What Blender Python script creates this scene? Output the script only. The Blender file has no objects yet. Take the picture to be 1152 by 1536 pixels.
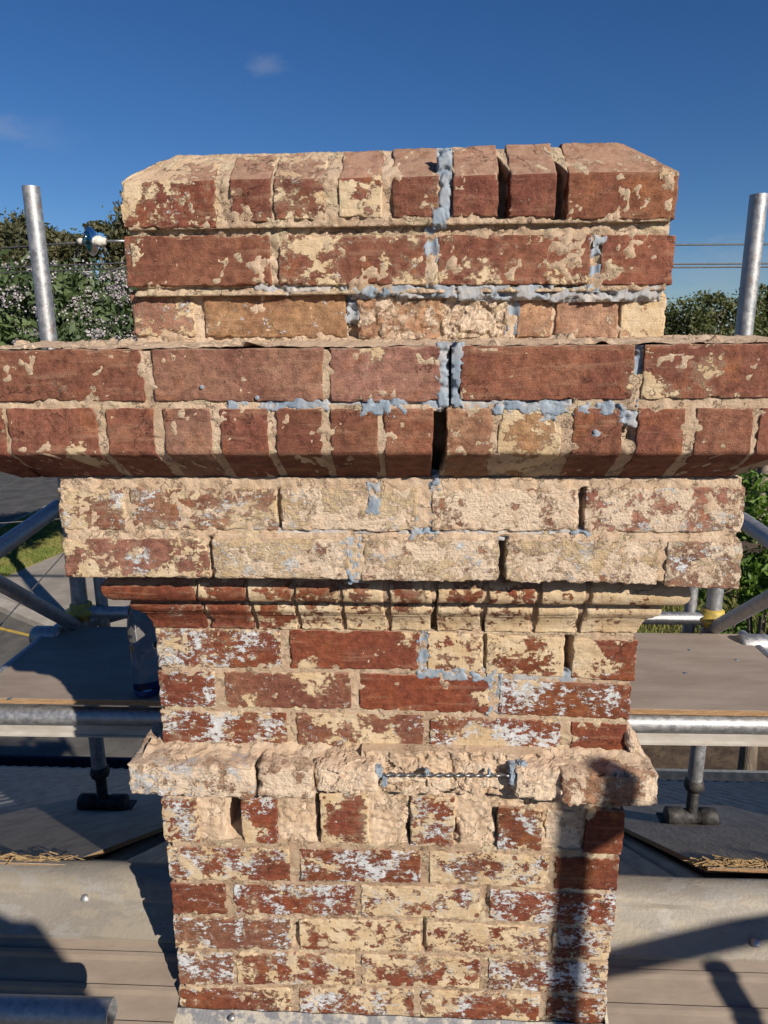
import bpy, math, random
import numpy as np
from mathutils import Matrix, Vector

# ------------------------------------------------------------------ camera, world, sun, exposure
SC = bpy.context.scene
COL = SC.collection
RAD = math.radians
CZ, CD, CX = 5.8, 1.14, 0.06          # eye height, distance to the shaft face (y = 0), sideways offset
PITCH, YAW, ROLL, F = RAD(13.5), RAD(2.9), -0.0085, 1065.0
SUN_EL, SUN_AZ = RAD(27.5), RAD(41)     # sun behind the camera, to its right

RC = Matrix.Rotation(YAW, 3, 'Z') @ Matrix.Rotation(math.pi/2-PITCH, 3, 'X') @ Matrix.Rotation(ROLL, 3, 'Z')
CAM = Vector((CX, -CD, CZ))
cam = bpy.data.objects.new('camera', bpy.data.cameras.new('camera'))
cam.matrix_world = Matrix.Translation(CAM) @ RC.to_4x4()
cam.data.sensor_fit = 'VERTICAL'; cam.data.sensor_height = 36; cam.data.lens = F/1536*36
cam.data.clip_start = 0.02; cam.data.clip_end = 2000
COL.objects.link(cam); SC.camera = cam

SUNV = Vector((math.sin(SUN_AZ)*math.cos(SUN_EL), -math.cos(SUN_AZ)*math.cos(SUN_EL), math.sin(SUN_EL)))
w = bpy.data.worlds.new('World'); SC.world = w; w.use_nodes = True
nt = w.node_tree; bgn = nt.nodes['Background']
sky = nt.nodes.new('ShaderNodeTexSky'); sky.sky_type = 'NISHITA'; sky.sun_disc = False
sky.sun_elevation = SUN_EL; sky.sun_rotation = math.pi - SUN_AZ
sky.altitude = 300; sky.air_density = 1.0; sky.dust_density = 0.0; sky.ozone_density = 6.0
hs = nt.nodes.new('ShaderNodeHueSaturation'); hs.inputs['Saturation'].default_value = 1.16; hs.inputs['Hue'].default_value = .508
nt.links.new(sky.outputs[0], hs.inputs['Color']); tcw = nt.nodes.new('ShaderNodeTexCoord'); prev = hs.outputs[0]
for (cx_, cy_, rad_, amt_) in ((400, 96, .026, .16), (2, 188, .034, .16), (60, 200, .05, .06), (1100, 400, .10, .16)):
    dv = (RC @ Vector(((cx_-576)/F, -(cy_-768)/F, -1))).normalized()
    mp_ = nt.nodes.new('ShaderNodeMapping'); mp_.inputs['Location'].default_value = (-dv.x, -dv.y, -dv.z*2.6); mp_.inputs['Scale'].default_value = (1, 1, 2.6)
    nt.links.new(tcw.outputs['Generated'], mp_.inputs['Vector'])
    ln_ = nt.nodes.new('ShaderNodeVectorMath'); ln_.operation = 'LENGTH'; nt.links.new(mp_.outputs[0], ln_.inputs[0])
    nz_ = nt.nodes.new('ShaderNodeTexNoise'); nz_.inputs['Scale'].default_value = 26; nz_.inputs['Detail'].default_value = 6; nz_.inputs['Roughness'].default_value = .62; nt.links.new(mp_.outputs[0], nz_.inputs['Vector'])
    ad_ = nt.nodes.new('ShaderNodeMath'); ad_.operation = 'MULTIPLY_ADD'; nt.links.new(nz_.outputs['Fac'], ad_.inputs[0]); ad_.inputs[1].default_value = -rad_*2.6; nt.links.new(ln_.outputs['Value'], ad_.inputs[2])
    mr_ = nt.nodes.new('ShaderNodeMapRange'); mr_.interpolation_type = 'SMOOTHSTEP'; nt.links.new(ad_.outputs[0], mr_.inputs[0])
    mr_.inputs[1].default_value = -rad_*1.3; mr_.inputs[2].default_value = 0; mr_.inputs[3].default_value = amt_; mr_.inputs[4].default_value = 0
    mx_ = nt.nodes.new('ShaderNodeMix'); mx_.data_type = 'RGBA'; nt.links.new(mr_.outputs[0], mx_.inputs[0]); nt.links.new(prev, mx_.inputs[6]); mx_.inputs[7].default_value = (6.0, 6.2, 7.0, 1); prev = mx_.outputs[2]
nt.links.new(prev, bgn.inputs[0]); bgn.inputs[1].default_value = 0.058
sun = bpy.data.objects.new('sun', bpy.data.lights.new('sun', 'SUN'))
sun.data.energy = 5.0; sun.data.angle = RAD(0.53); sun.data.color = (1, .91, .79)
sun.matrix_world = Matrix.Translation((5, -8, 12)) @ SUNV.to_track_quat('Z', 'Y').to_matrix().to_4x4()
COL.objects.link(sun)
SC.view_settings.view_transform = 'Standard'; SC.view_settings.look = 'None'
SC.cycles.use_adaptive_sampling = True; SC.cycles.adaptive_threshold = .015; SC.cycles.max_bounces = 6; SC.cycles.diffuse_bounces = 3; SC.cycles.glossy_bounces = 3
SC.view_settings.exposure = 0.35; SC.view_settings.gamma = 1

def ray(x, y):
    return RC @ Vector(((x-576)/F, -(y-768)/F, -1))
def onY(x, y, Y):
    d = ray(x, y); s = (Y-CAM.y)/d.y; p = CAM+d*s; return p.x, p.z
def onX(x, y, X):
    d = ray(x, y); s = (X-CAM.x)/d.x; return CAM+d*s
def onZ(x, y, Z):
    d = ray(x, y); s = (Z-CAM.z)/d.z; return CAM+d*s
def at(x, y, D):                       # point at a forward distance D from the eye
    X, Z = onY(x, y, D-CD); return Vector((X, D-CD, Z))

# ------------------------------------------------------------------ noise
_r = np.random.RandomState(7)
_perm = np.concatenate([_r.permutation(256)]*3)
_g = _r.normal(size=(256, 3)); _g /= np.linalg.norm(_g, axis=1)[:, None]
def pn(P):
    P = np.asarray(P, float); I = np.floor(P).astype(int); f = P-I; I &= 255
    u = f*f*f*(f*(f*6-15)+10); out = 0
    for a in (0, 1):
        wa = u[:, 0] if a else 1-u[:, 0]
        for b in (0, 1):
            wb = u[:, 1] if b else 1-u[:, 1]
            for c in (0, 1):
                wc = u[:, 2] if c else 1-u[:, 2]
                h = _perm[_perm[_perm[I[:, 0]+a]+I[:, 1]+b]+I[:, 2]+c]
                g = _g[h]
                out = out+wa*wb*wc*(g[:, 0]*(f[:, 0]-a)+g[:, 1]*(f[:, 1]-b)+g[:, 2]*(f[:, 2]-c))
    return out*1.5
def fbm(P, s, o=3, k=.5):
    t = 0; a = 1
    for i in range(o):
        t = t+a*pn(P*s+17.3*i); s *= 2.1; a *= k
    return t
def facet(P, s, seed=0):
    """broken-stone relief: every Worley cell is a tilted plane, so cells meet in sharp steps"""
    Q = np.asarray(P)*s+seed*1.37; I = np.floor(Q).astype(int); best = np.full(len(Q), 9e9); out = np.zeros(len(Q))
    for a in (-1, 0, 1):
        for b in (-1, 0, 1):
            for c in (-1, 0, 1):
                J = (I+np.array([a, b, c])); K = J & 255
                h = _perm[_perm[_perm[K[:, 0]]+K[:, 1]]+K[:, 2]]
                fp = J+.5+.45*_g[h]; d = Q-fp; dd = (d*d).sum(1); m = dd < best
                g = _g[(h+91) & 255]; best = np.where(m, dd, best)
                out = np.where(m, (g*d).sum(1)*1.3+_g[(h+37) & 255, 0]*.55, out)
    return out
def sst(a, b, x):
    t = np.clip((x-a)/(b-a), 0, 1); return t*t*(3-2*t)

# ------------------------------------------------------------------ materials
MATS = {}
class NT:
    def __init__(s, name):
        s.m = bpy.data.materials.new(name); s.m.use_nodes = True; s.t = s.m.node_tree
        s.b = s.t.nodes['Principled BSDF']; MATS[name] = s.m
        s.geo = s.t.nodes.new('ShaderNodeNewGeometry'); s.pos = s.geo.outputs['Position']
    def n(s, typ, **kw):
        q = s.t.nodes.new(typ)
        for k, v in kw.items(): setattr(q, k, v)
        return q
    def set(s, sock, v):
        if hasattr(v, 'is_output'): s.t.links.new(v, sock)
        elif isinstance(v, (tuple, list)) and len(v) == 3 and sock.type == 'RGBA': sock.default_value = (*v, 1)
        else: sock.default_value = v
    def noise(s, sc, det=4, rough=.55, vec=None, off=None, stretch=None, dist=0):
        q = s.n('ShaderNodeTexNoise'); v = vec or s.pos
        if off is not None or stretch is not None:
            mp = s.n('ShaderNodeMapping'); s.set(mp.inputs['Vector'], v)
            if off is not None: mp.inputs['Location'].default_value = off
            if stretch is not None: mp.inputs['Scale'].default_value = stretch
            v = mp.outputs[0]
        s.set(q.inputs['Vector'], v); q.inputs['Scale'].default_value = sc
        q.inputs['Detail'].default_value = det; q.inputs['Roughness'].default_value = rough
        q.inputs['Distortion'].default_value = dist
        return q.outputs['Fac']
    def math(s, op, a, b=0.0, c=None, clamp=False):
        q = s.n('ShaderNodeMath', operation=op, use_clamp=clamp)
        s.set(q.inputs[0], a); s.set(q.inputs[1], b)
        if c is not None: s.set(q.inputs[2], c)
        return q.outputs[0]
    def ramp(s, v, a, b, lo=0., hi=1.):
        q = s.n('ShaderNodeMapRange', interpolation_type='SMOOTHSTEP')
        s.set(q.inputs[0], v); s.set(q.inputs[1], a); s.set(q.inputs[2], b); s.set(q.inputs[3], lo); s.set(q.inputs[4], hi)
        return q.outputs[0]
    def mix(s, f, a, b, mode='MIX'):
        q = s.n('ShaderNodeMix', data_type='RGBA', blend_type=mode)
        s.set(q.inputs[0], f); s.set(q.inputs[6], a); s.set(q.inputs[7], b); return q.outputs[2]
    def attr(s, name):
        q = s.n('ShaderNodeAttribute'); q.attribute_name = name; return q.outputs['Fac']
    def bump(s, h, dist, strength=1.0, nrm=None):
        q = s.n('ShaderNodeBump'); s.set(q.inputs['Height'], h); q.inputs['Distance'].default_value = dist
        q.inputs['Strength'].default_value = strength
        if nrm: s.set(q.inputs['Normal'], nrm)
        return q.outputs[0]
    def out(s, col, rough=.8, metal=0., nrm=None, spec=.3):
        s.set(s.b.inputs['Base Color'], col); s.set(s.b.inputs['Roughness'], rough); s.set(s.b.inputs['Metallic'], metal)
        s.b.inputs['Specular IOR Level'].default_value = spec
        if nrm: s.set(s.b.inputs['Normal'], nrm)
        return s.m

CREAM = (.68, .55, .375); WHITE = (.64, .65, .66); LIME = (.70, .56, .42)
def mat_brick():
    s = NT('painted_brick')
    oi = s.n('ShaderNodeObjectInfo'); base = oi.outputs['Color']
    big = s.noise(9, 3, .6); mid = s.noise(70, 6, .7); fine = s.noise(480, 4, .75); drag = s.noise(40, 5, .65, stretch=(.25, 1, 2.2))
    c = s.mix(s.ramp(big, .35, .68), base, s.mix(.55, base, (.13, .038, .032)))
    c = s.mix(s.ramp(s.noise(14, 4, .6, off=(3, 1, 7)), .56, .72, 0, .5), c, (.33, .125, .045))
    c = s.mix(1.0, c, s.mix(s.ramp(mid, .3, .7), (.62, .60, .60), (1.30, 1.30, 1.30)), 'MULTIPLY')
    c = s.mix(s.ramp(drag, .52, .68, 0, .26), c, (.46, .30, .19))
    c = s.mix(s.ramp(fine, .60, .70, 0, .5), c, (.52, .36, .24))
    c = s.mix(s.ramp(s.noise(330, 3, .65, off=(9, 2, 4)), .61, .68, 0, .85), c, (.04, .02, .015))
    # lime film, white undercoat, cream top coat
    la = s.attr('lime')
    lm = s.math('ADD', s.noise(30, 8, .74, off=(5, 5, 1)), s.math('MULTIPLY', s.math('SUBTRACT', la, .55), .5))
    lmask = s.ramp(lm, .47, .53)
    pit = s.noise(190, 5, .7, off=(6, 2, 2))
    lcol = s.mix(s.ramp(s.noise(60, 5, .65), .35, .65), LIME, (.78, .62, .46))
    lcol = s.mix(s.ramp(pit, .56, .70, 0, .6), lcol, (.40, .25, .155))
    lcol = s.mix(s.ramp(s.noise(22, 5, .7, off=(1, 7, 5)), .55, .66, 0, .45), lcol, (.50, .30, .18))
    c = s.mix(lmask, c, lcol)
    n = s.noise(30, 7, .68, stretch=(.85, .85, 1.05))
    nn = s.math('ADD', s.math('MULTIPLY', n, .72), s.math('MULTIPLY', s.noise(120, 6, .68, off=(2, 8, 3), stretch=(.85, .85, 1.05)), .28))
    rnd_ = s.ramp(oi.outputs['Random'], .0, 1.0)
    n3 = s.math('ADD', s.math('MULTIPLY', s.noise(62, 8, .70, off=(6, 1, 4), stretch=(.85, .85, 1.05)), .8), s.math('MULTIPLY', s.noise(13, 3, .5, off=(2, 2, 8)), .2))
    nn = s.math('ADD', s.math('MULTIPLY', nn, s.math('SUBTRACT', 1.0, s.math('MULTIPLY', rnd_, .75))), s.math('MULTIPLY', n3, s.math('MULTIPLY', rnd_, .75)))
    cr = s.math('ADD', nn, s.math('MULTIPLY', s.math('SUBTRACT', s.attr('paint'), .60), .40))
    wash = s.math('MULTIPLY', s.ramp(cr, .455, .50), s.ramp(s.noise(18, 5, .6, off=(7, 7, 2)), .42, .62, 0, .45))
    c = s.mix(wash, c, (.50, .36, .25))
    wn = s.math('ADD', s.math('MULTIPLY', s.noise(22, 3, .5, off=(1, 9, 2)), .36), s.math('MULTIPLY', s.noise(120, 7, .76, off=(7, 3, 3), stretch=(.65, .8, 1.1)), .64))
    wh = s.math('ADD', wn, s.math('ADD', s.math('MULTIPLY', s.math('SUBTRACT', s.attr('white'), .61), .40), s.math('MULTIPLY', s.math('SUBTRACT', nn, .5), .35)))
    wdt = s.ramp(s.noise(9, 3, .5, off=(5, 9, 5)), .46, .68, .508, .565)
    wm = s.ramp(wh, .50, .516); cm = s.ramp(cr, .50, wdt)
    c = s.mix(wm, c, s.mix(s.ramp(mid, .3, .7), (.47, .48, .49), WHITE))
    edge = s.ramp(cr, .510, .55, 1.0, 0.)
    cream = s.mix(s.ramp(s.noise(20, 4, .6, off=(8, 8, 8)), .3, .7), CREAM, (.57, .41, .235))
    cream = s.mix(s.ramp(fine, .35, .75, 0, .4), cream, (.40, .28, .17))
    cream = s.mix(s.ramp(s.noise(150, 5, .7, off=(3, 3, 9)), .62, .68, 0, .7), cream, s.mix(.5, base, (.4, .25, .14)))
    c = s.mix(cm, c, cream)
    c = s.mix(s.math('MULTIPLY', s.math('MULTIPLY', wm, edge), s.math('MULTIPLY', cm, .85)), c, WHITE)
    stain = s.ramp(s.noise(26, 6, .7, off=(9, 4, 7), stretch=(1.4, 1, .6)), .56, .72, 0, .5)
    c = s.mix(stain, c, s.mix(.6, c, (.28, .15, .07)))
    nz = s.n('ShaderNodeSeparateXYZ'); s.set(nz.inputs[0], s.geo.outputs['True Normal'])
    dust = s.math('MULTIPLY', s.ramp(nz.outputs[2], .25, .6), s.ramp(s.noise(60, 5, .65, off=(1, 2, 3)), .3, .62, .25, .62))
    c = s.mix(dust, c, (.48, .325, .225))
    rim = s.math('MULTIPLY', s.ramp(cr, .485, .50), s.math('SUBTRACT', 1.0, cm))
    c = s.mix(s.math('MULTIPLY', rim, s.math('SUBTRACT', .5, s.math('MULTIPLY', wm, .5))), c, (.10, .05, .035))
    # hairline cracks and grime
    cn = s.noise(11, 7, .6, off=(2, 4, 6)); ck = s.ramp(s.math('ABSOLUTE', s.math('SUBTRACT', cn, .5)), .0, .007, 1., 0.)
    ck = s.math('MULTIPLY', ck, s.ramp(s.noise(7, 3, .5, off=(9, 9, 1)), .54, .60))
    c = s.mix(s.math('MULTIPLY', ck, .45), c, (.10, .055, .04))
    c = s.mix(s.ramp(s.noise(45, 7, .75, off=(4, 6, 9)), .58, .74, 0, .5), c, (.17, .10, .065))
    h = s.math('ADD', s.math('MULTIPLY', mid, 1.0), s.math('MULTIPLY', fine, .55))
    h = s.math('ADD', h, s.math('MULTIPLY', drag, .8))
    h = s.math('ADD', h, s.math('ADD', s.math('MULTIPLY', cm, .30), s.math('MULTIPLY', wm, .14)))
    h = s.math('ADD', h, s.math('MULTIPLY', lmask, s.math('SUBTRACT', .8, s.math('ADD', s.math('MULTIPLY', pit, 1.4), s.math('SUBTRACT', s.math('MULTIPLY', s.noise(300, 4, .7, off=(1, 1, 9)), .5), s.math('MULTIPLY', s.noise(48, 6, .72, off=(4, 1, 9), stretch=(.35, 1, 2.)), 1.3))))))
    h = s.math('SUBTRACT', h, s.math('MULTIPLY', ck, .8))
    return s.out(c, .9, nrm=s.bump(h, .0032), spec=.2)
def mat_mortar():
    s = NT('lime_mortar')
    a = s.noise(30, 5, .6); g = s.noise(620, 3, .75); m = s.noise(150, 6, .75)
    c = s.mix(s.ramp(a, .3, .7), (.64, .46, .31), (.76, .59, .43))
    c = s.mix(s.attr('dark'), c, (.38, .26, .17))
    c = s.mix(s.ramp(m, .56, .72, 0, .6), c, (.38, .25, .155))
    c = s.mix(s.ramp(g, .60, .70, 0, .5), c, (.28, .18, .115))
    c = s.mix(s.ramp(s.noise(420, 3, .7, off=(5, 5, 5)), .62, .70, 0, .6), c, (.72, .60, .45))
    cr = s.math('ADD', s.noise(36, 8, .68, stretch=(.5, .8, 1.2)), s.math('MULTIPLY', s.math('SUBTRACT', s.attr('paint'), .56), .42))
    cm = s.ramp(cr, .5, .515)
    c = s.mix(cm, c, s.mix(s.ramp(g, .4, .7, 0, .4), CREAM, (.42, .29, .17)))
    cn = s.noise(14, 7, .62, off=(2, 4, 6)); ck = s.ramp(s.math('ABSOLUTE', s.math('SUBTRACT', cn, .5)), .0, .009, 1., 0.)
    c = s.mix(s.math('MULTIPLY', ck, .55), c, (.10, .06, .04))
    h = s.math('ADD', s.math('MULTIPLY', m, 1.5), s.math('MULTIPLY', g, .7))
    h = s.math('ADD', h, s.math('SUBTRACT', s.math('MULTIPLY', cm, .3), ck))
    return s.out(c, .94, nrm=s.bump(h, .0036), spec=.12)
def mat_grout():
    s = NT('blue_grey_grout')
    m = s.noise(90, 5, .6, stretch=(1, 1, .5)); f = s.noise(500, 3, .6)
    c = s.mix(s.ramp(m, .3, .7), (.155, .20, .255), (.27, .32, .375))
    c = s.mix(s.attr('sand'), c, (.42, .38, .34))
    return s.out(c, .62, nrm=s.bump(s.math('ADD', m, s.math('MULTIPLY', f, .3)), .002), spec=.4)
def mat_simple(name, a, b, sc=30, rough=.7, metal=0., bump=.0, spec=.3, det=5, stretch=None, lo=.35, hi=.65):
    s = NT(name); n = s.noise(sc, det, .62, stretch=stretch)
    c = s.mix(s.ramp(n, lo, hi), a, b)
    nr = s.bump(s.noise(sc*4, 4, .6, stretch=stretch), bump) if bump else None
    return s.out(c, rough, metal, nr, spec)
def mat_galv(name='galvanised_steel', a=(.28, .285, .295), b=(.47, .47, .47), rust=.0):
    s = NT(name); n = s.noise(60, 6, .7); n2 = s.noise(9, 4, .6)
    c = s.mix(s.ramp(n, .3, .7), a, b)
    c = s.mix(s.ramp(n2, .5, .75, 0, .5), c, (.30, .28, .26))
    if rust: c = s.mix(s.ramp(s.noise(25, 7, .7, off=(4, 4, 4)), .56, .64, 0, rust), c, (.24, .12, .06))
    r = s.ramp(n, .3, .7, .42, .62)
    return s.out(c, r, .75, s.bump(s.noise(240, 4, .6), .0006), .5)
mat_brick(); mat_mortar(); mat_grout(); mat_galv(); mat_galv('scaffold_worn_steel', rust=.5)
mat_simple('twisted_steel', (.20, .20, .20), (.38, .38, .38), 200, .36, .85, spec=.5)
mat_simple('yellow_enamel', (.50, .36, .05), (.32, .24, .08), 60, .5)
mat_simple('deck_ply', (.255, .20, .158), (.315, .255, .205), 9, .8, bump=.0012, stretch=(.5, 1.6, 1), det=9)
mat_simple('roof_ply', (.24, .205, .17), (.33, .285, .235), 12, .85, bump=.0015, stretch=(2., .3, 1))
mat_simple('ply_edge', (.48, .30, .16), (.30, .18, .09), 160, .85, bump=.002, stretch=(.2, 1, 3))
mat_simple('toe_beam_paint', (.50, .47, .43), (.40, .36, .31), 25, .55, .2, bump=.0006, stretch=(.4, 1, 1))
mat_simple('tan_sheet', (.20, .158, .122), (.25, .20, .155), 14, .65, bump=.0007, stretch=(.5, 1.5, 1))
mat_simple('corrugated_iron', (.17, .17, .175), (.27, .27, .27), 12, .5, .35, bump=.0007, stretch=(3, .4, 1))
mat_simple('shaded_gutter_metal', (.02, .026, .036), (.04, .047, .06), 20, .45, .3)  # near-black tint puts the gutter's shade into the metal colour
mat_simple('wall_render', (.55, .50, .42), (.62, .57, .48), 6, .9, bump=.002)
mat_simple('black_iron', (.03, .03, .032), (.07, .065, .06), 60, .6, .4, bump=.001)
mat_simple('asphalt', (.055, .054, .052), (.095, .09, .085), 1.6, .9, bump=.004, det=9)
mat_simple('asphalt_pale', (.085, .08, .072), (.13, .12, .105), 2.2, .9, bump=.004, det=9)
mat_simple('concrete_path', (.25, .22, .185), (.34, .30, .25), 1.3, .9, bump=.003, det=9)
mat_simple('kerb_concrete', (.34, .30, .25), (.43, .39, .33), 3, .9, bump=.003)
mat_simple('lawn_soil', (.12, .12, .035), (.20, .17, .06), 1.5, .95, bump=.02)
mat_simple('shaded_leaf_litter', (.055, .036, .023), (.115, .078, .048), 3, .95, bump=.02, det=9)  # litter brown, darkened in the colour to stand in for tree shade
mat_simple('grass_blade', (.13, .17, .035), (.24, .22, .07), .8, .8)
mat_simple('yellow_line', (.55, .36, .04), (.42, .30, .08), 8, .8)
mat_simple('bark', (.10, .075, .055), (.20, .16, .12), 6, .9, bump=.02, stretch=(3, 3, .5))
mat_simple('pale_bark', (.26, .22, .17), (.14, .11, .08), 6, .9, bump=.01, stretch=(3, 3, .5))
mat_simple('twig_bark', (.17, .13, .10), (.25, .20, .16), 6, .9)
mat_simple('wire_black', (.06, .06, .065), (.10, .10, .10), 30, .6)
mat_simple('wire_pale', (.07, .07, .07), (.11, .105, .10), 30, .5)
mat_simple('porcelain_white', (.60, .57, .50), (.50, .46, .40), 40, .4)
mat_simple('pole_grey', (.30, .29, .27), (.38, .37, .35), 5, .85, bump=.003)
mat_simple('flashing_lead', (.20, .20, .21), (.42, .38, .32), 40, .6, .3, bump=.0015, lo=.45, hi=.6)
mat_simple('straw', (.42, .30, .15), (.25, .16, .08), 60, .9)
mat_simple('blue_cap', (.01, .035, .16), (.015, .05, .2), 30, .4)
mat_simple('petal', (.27, .24, .25), (.39, .36, .36), 5, .8)
def leaf_mat(name, a, b, c, sc=1.2):
    s = NT(name); n = s.noise(sc, 3, .6); n2 = s.noise(sc*9, 3, .6)
    col = s.mix(s.ramp(n, .35, .65), a, b); col = s.mix(s.ramp(n2, .5, .7, 0, .7), col, c)
    s.out(col, .55, spec=.35)
    tr = s.n('ShaderNodeBsdfTranslucent'); s.set(tr.inputs[0], s.mix(1., col, (1.5, 1.7, .7), 'MULTIPLY'))
    mx = s.n('ShaderNodeMixShader'); mx.inputs[0].default_value = .25
    s.t.links.new(s.b.outputs[0], mx.inputs[1]); s.t.links.new(tr.outputs[0], mx.inputs[2])
    s.t.links.new(mx.outputs[0], s.t.nodes['Material Output'].inputs[0])
leaf_mat('gum_leaf', (.075, .085, .04), (.11, .105, .05), (.12, .09, .055), .4)
leaf_mat('blossom_leaf', (.07, .105, .045), (.125, .175, .07), (.035, .055, .025))
leaf_mat('scrub_leaf', (.07, .085, .03), (.11, .12, .04), (.10, .085, .045))
leaf_mat('fresh_leaf', (.09, .16, .025), (.16, .24, .04), (.06, .10, .02))
def mat_ridge():
    s = NT('weathered_ridge'); n = s.noise(7, 7, .68, stretch=(.6, 1.6, 1.6)); n2 = s.noise(18, 7, .7, off=(3, 3, 3), stretch=(.5, 1, 1))
    c = s.mix(s.ramp(n, .46, .52), (.245, .22, .185), (.29, .255, .20))
    c = s.mix(s.ramp(n2, .54, .58, 0, .35), c, (.34, .33, .315))
    c = s.mix(s.ramp(s.noise(30, 6, .7, off=(8, 1, 3)), .60, .68, 0, .7), c, (.22, .15, .10))
    s.out(c, .62, .15, s.bump(s.math('ADD', n2, s.noise(120, 4, .6)), .0012), .35)
mat_ridge()
def mat_clear(name, col, rough, ior=1.45):
    s = NT(name); s.out(col, rough); s.b.inputs['Transmission Weight'].default_value = 1.0; s.b.inputs['IOR'].default_value = ior
mat_clear('clear_plastic', (.90, .93, .96), .06, 1.3); mat_clear('teal_glass', (.02, .16, .18), .12)

# ------------------------------------------------------------------ objects
def empty(name, loc, label=None, cat=None, group=None):
    o = bpy.data.objects.new(name, None); o.location = loc; o.empty_display_size = .1; COL.objects.link(o)
    if label: tag(o, label, cat, group)
    return o
def tag(o, label=None, cat=None, group=None, kind=None):
    for k, v in (('label', label), ('category', cat), ('group', group), ('kind', kind)):
        if v: o[k] = v
    return o
def mk(name, V, Fc, mat, parent=None, smooth=True, attrs=None, color=None):
    """world-space verts -> an object whose origin sits at its own centre, parented without moving"""
    V = np.asarray(V, float)
    c = (V.min(0)+V.max(0))/2; c[2] = V[:, 2].min()
    me = bpy.data.meshes.new(name)
    if isinstance(Fc, np.ndarray) and Fc.ndim == 2:
        k = Fc.shape[1]; nf = len(Fc)
        me.vertices.add(len(V)); me.vertices.foreach_set('co', (V-c).astype(np.float32).ravel())
        me.loops.add(nf*k); me.loops.foreach_set('vertex_index', Fc.astype(np.int32).ravel())
        me.polygons.add(nf); me.polygons.foreach_set('loop_start', (np.arange(nf)*k).astype(np.int32))
        me.update(calc_edges=True)
    else:
        me.from_pydata([tuple(p) for p in (V-c)], [], [tuple(int(i) for i in f) for f in Fc]); me.update()
    me.materials.append(MATS[mat] if isinstance(mat, str) else mat)
    me.polygons.foreach_set('use_smooth', np.full(len(me.polygons), bool(smooth)))
    if attrs:
        for k, v in attrs.items():
            a = me.attributes.new(k, 'FLOAT', 'POINT'); a.data.foreach_set('value', np.broadcast_to(v, (len(V),)).astype(np.float32).copy())
    o = bpy.data.objects.new(name, me); COL.objects.link(o)
    if color: o.color = (*color, 1)
    c = Vector(c)
    if parent is not None:
        pl = Vector((0, 0, 0)); q = parent
        while q is not None: pl += q.location; q = q.parent
        o.parent = parent; o.location = c-pl
    else: o.location = c
    return o
class MB:
    def __init__(s): s.v = []; s.f = []
    def add(s, V, Fc):
        k = len(s.v); s.v += [tuple(p) for p in V]; s.f += [tuple(i+k for i in f) for f in Fc]; return s
    def box(s, a, b):
        (x0, y0, z0), (x1, y1, z1) = a, b
        return s.add([(x0,y0,z0),(x1,y0,z0),(x1,y1,z0),(x0,y1,z0),(x0,y0,z1),(x1,y0,z1),(x1,y1,z1),(x0,y1,z1)],
                     [(0,3,2,1),(4,5,6,7),(0,1,5,4),(1,2,6,5),(2,3,7,6),(3,0,4,7)])
    def tube(s, pts, r, n=12, cap=True, hollow=0.):
        pts = [Vector(p) for p in pts]; k0 = len(s.v); m = len(pts)
        rr = r if isinstance(r, (list, tuple)) else [r]*m
        up = None
        for i, p in enumerate(pts):
            d = (pts[min(i+1, m-1)]-pts[max(i-1, 0)]).normalized()
            if up is None: up = d.orthogonal().normalized()
            up = (up-d*up.dot(d)).normalized(); sd = d.cross(up)
            for j in range(n):
                a = 2*math.pi*j/n; s.v.append(tuple(p+(up*math.cos(a)+sd*math.sin(a))*rr[i]))
        for i in range(m-1):
            for j in range(n):
                a, b = k0+i*n+j, k0+i*n+(j+1) % n; s.f.append((a, b, b+n, a+n))
        if cap:
            s.f.append(tuple(k0+j for j in reversed(range(n)))); s.f.append(tuple(k0+(m-1)*n+j for j in range(n)))
        return s
    def lathe(s, c, prof, n=20, axis='z'):
        c = Vector(c); k0 = len(s.v); m = len(prof)
        for r, h in prof:
            for j in range(n):
                a = 2*math.pi*j/n; x, y = r*math.cos(a), r*math.sin(a)
                s.v.append(tuple(c+(Vector((x, y, h)) if axis == 'z' else Vector((h, x, y)) if axis == 'x' else Vector((x, h, y)))))
        for i in range(m-1):
            for j in range(n):
                a, b = k0+i*n+j, k0+i*n+(j+1) % n
                s.f.append((a, b, b+n, a+n) if axis != 'y' else (a, a+n, b+n, b))
        return s
    def build(s, name, mat, parent=None, smooth=False, **kw):
        o = mk(name, s.v, s.f, mat, parent, smooth, **kw); return o
def smooth_by_angle(o, deg=40):
    me = o.data
    me.polygons.foreach_set('use_smooth', np.ones(len(me.polygons), bool))
    import bmesh
    bm = bmesh.new(); bm.from_mesh(me)
    for e in bm.edges:
        e.smooth = not (len(e.link_faces) == 2 and e.calc_face_angle(0) > RAD(deg))
    bm.to_mesh(me); bm.free(); return o
def pipe(name, p0, p1, r, mat, parent, n=20, wall=.004):
    """an open steel tube with a real wall thickness"""
    p0, p1 = Vector(p0), Vector(p1); d = (p1-p0).normalized(); u = d.orthogonal().normalized(); v = d.cross(u)
    V = []; ri = r-wall
    for p, q in ((p0, r), (p1, r), (p1-d*.0, ri), (p1-d*.12, ri), (p0+d*.12, ri), (p0, ri)):
        for j in range(n):
            a = 2*math.pi*j/n; V.append(p+(u*math.cos(a)+v*math.sin(a))*q)
    Fc = []
    for i, k in ((0, 1), (1, 2), (2, 3), (5, 0), (4, 5)):
        for j in range(n):
            j2 = (j+1) % n; Fc.append((i*n+j, i*n+j2, k*n+j2, k*n+j))
    Fc.append(tuple(3*n+j for j in range(n))); Fc.append(tuple(4*n+j for j in range(n)))
    return smooth_by_angle(mk(name, V, Fc, mat, parent))

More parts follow.
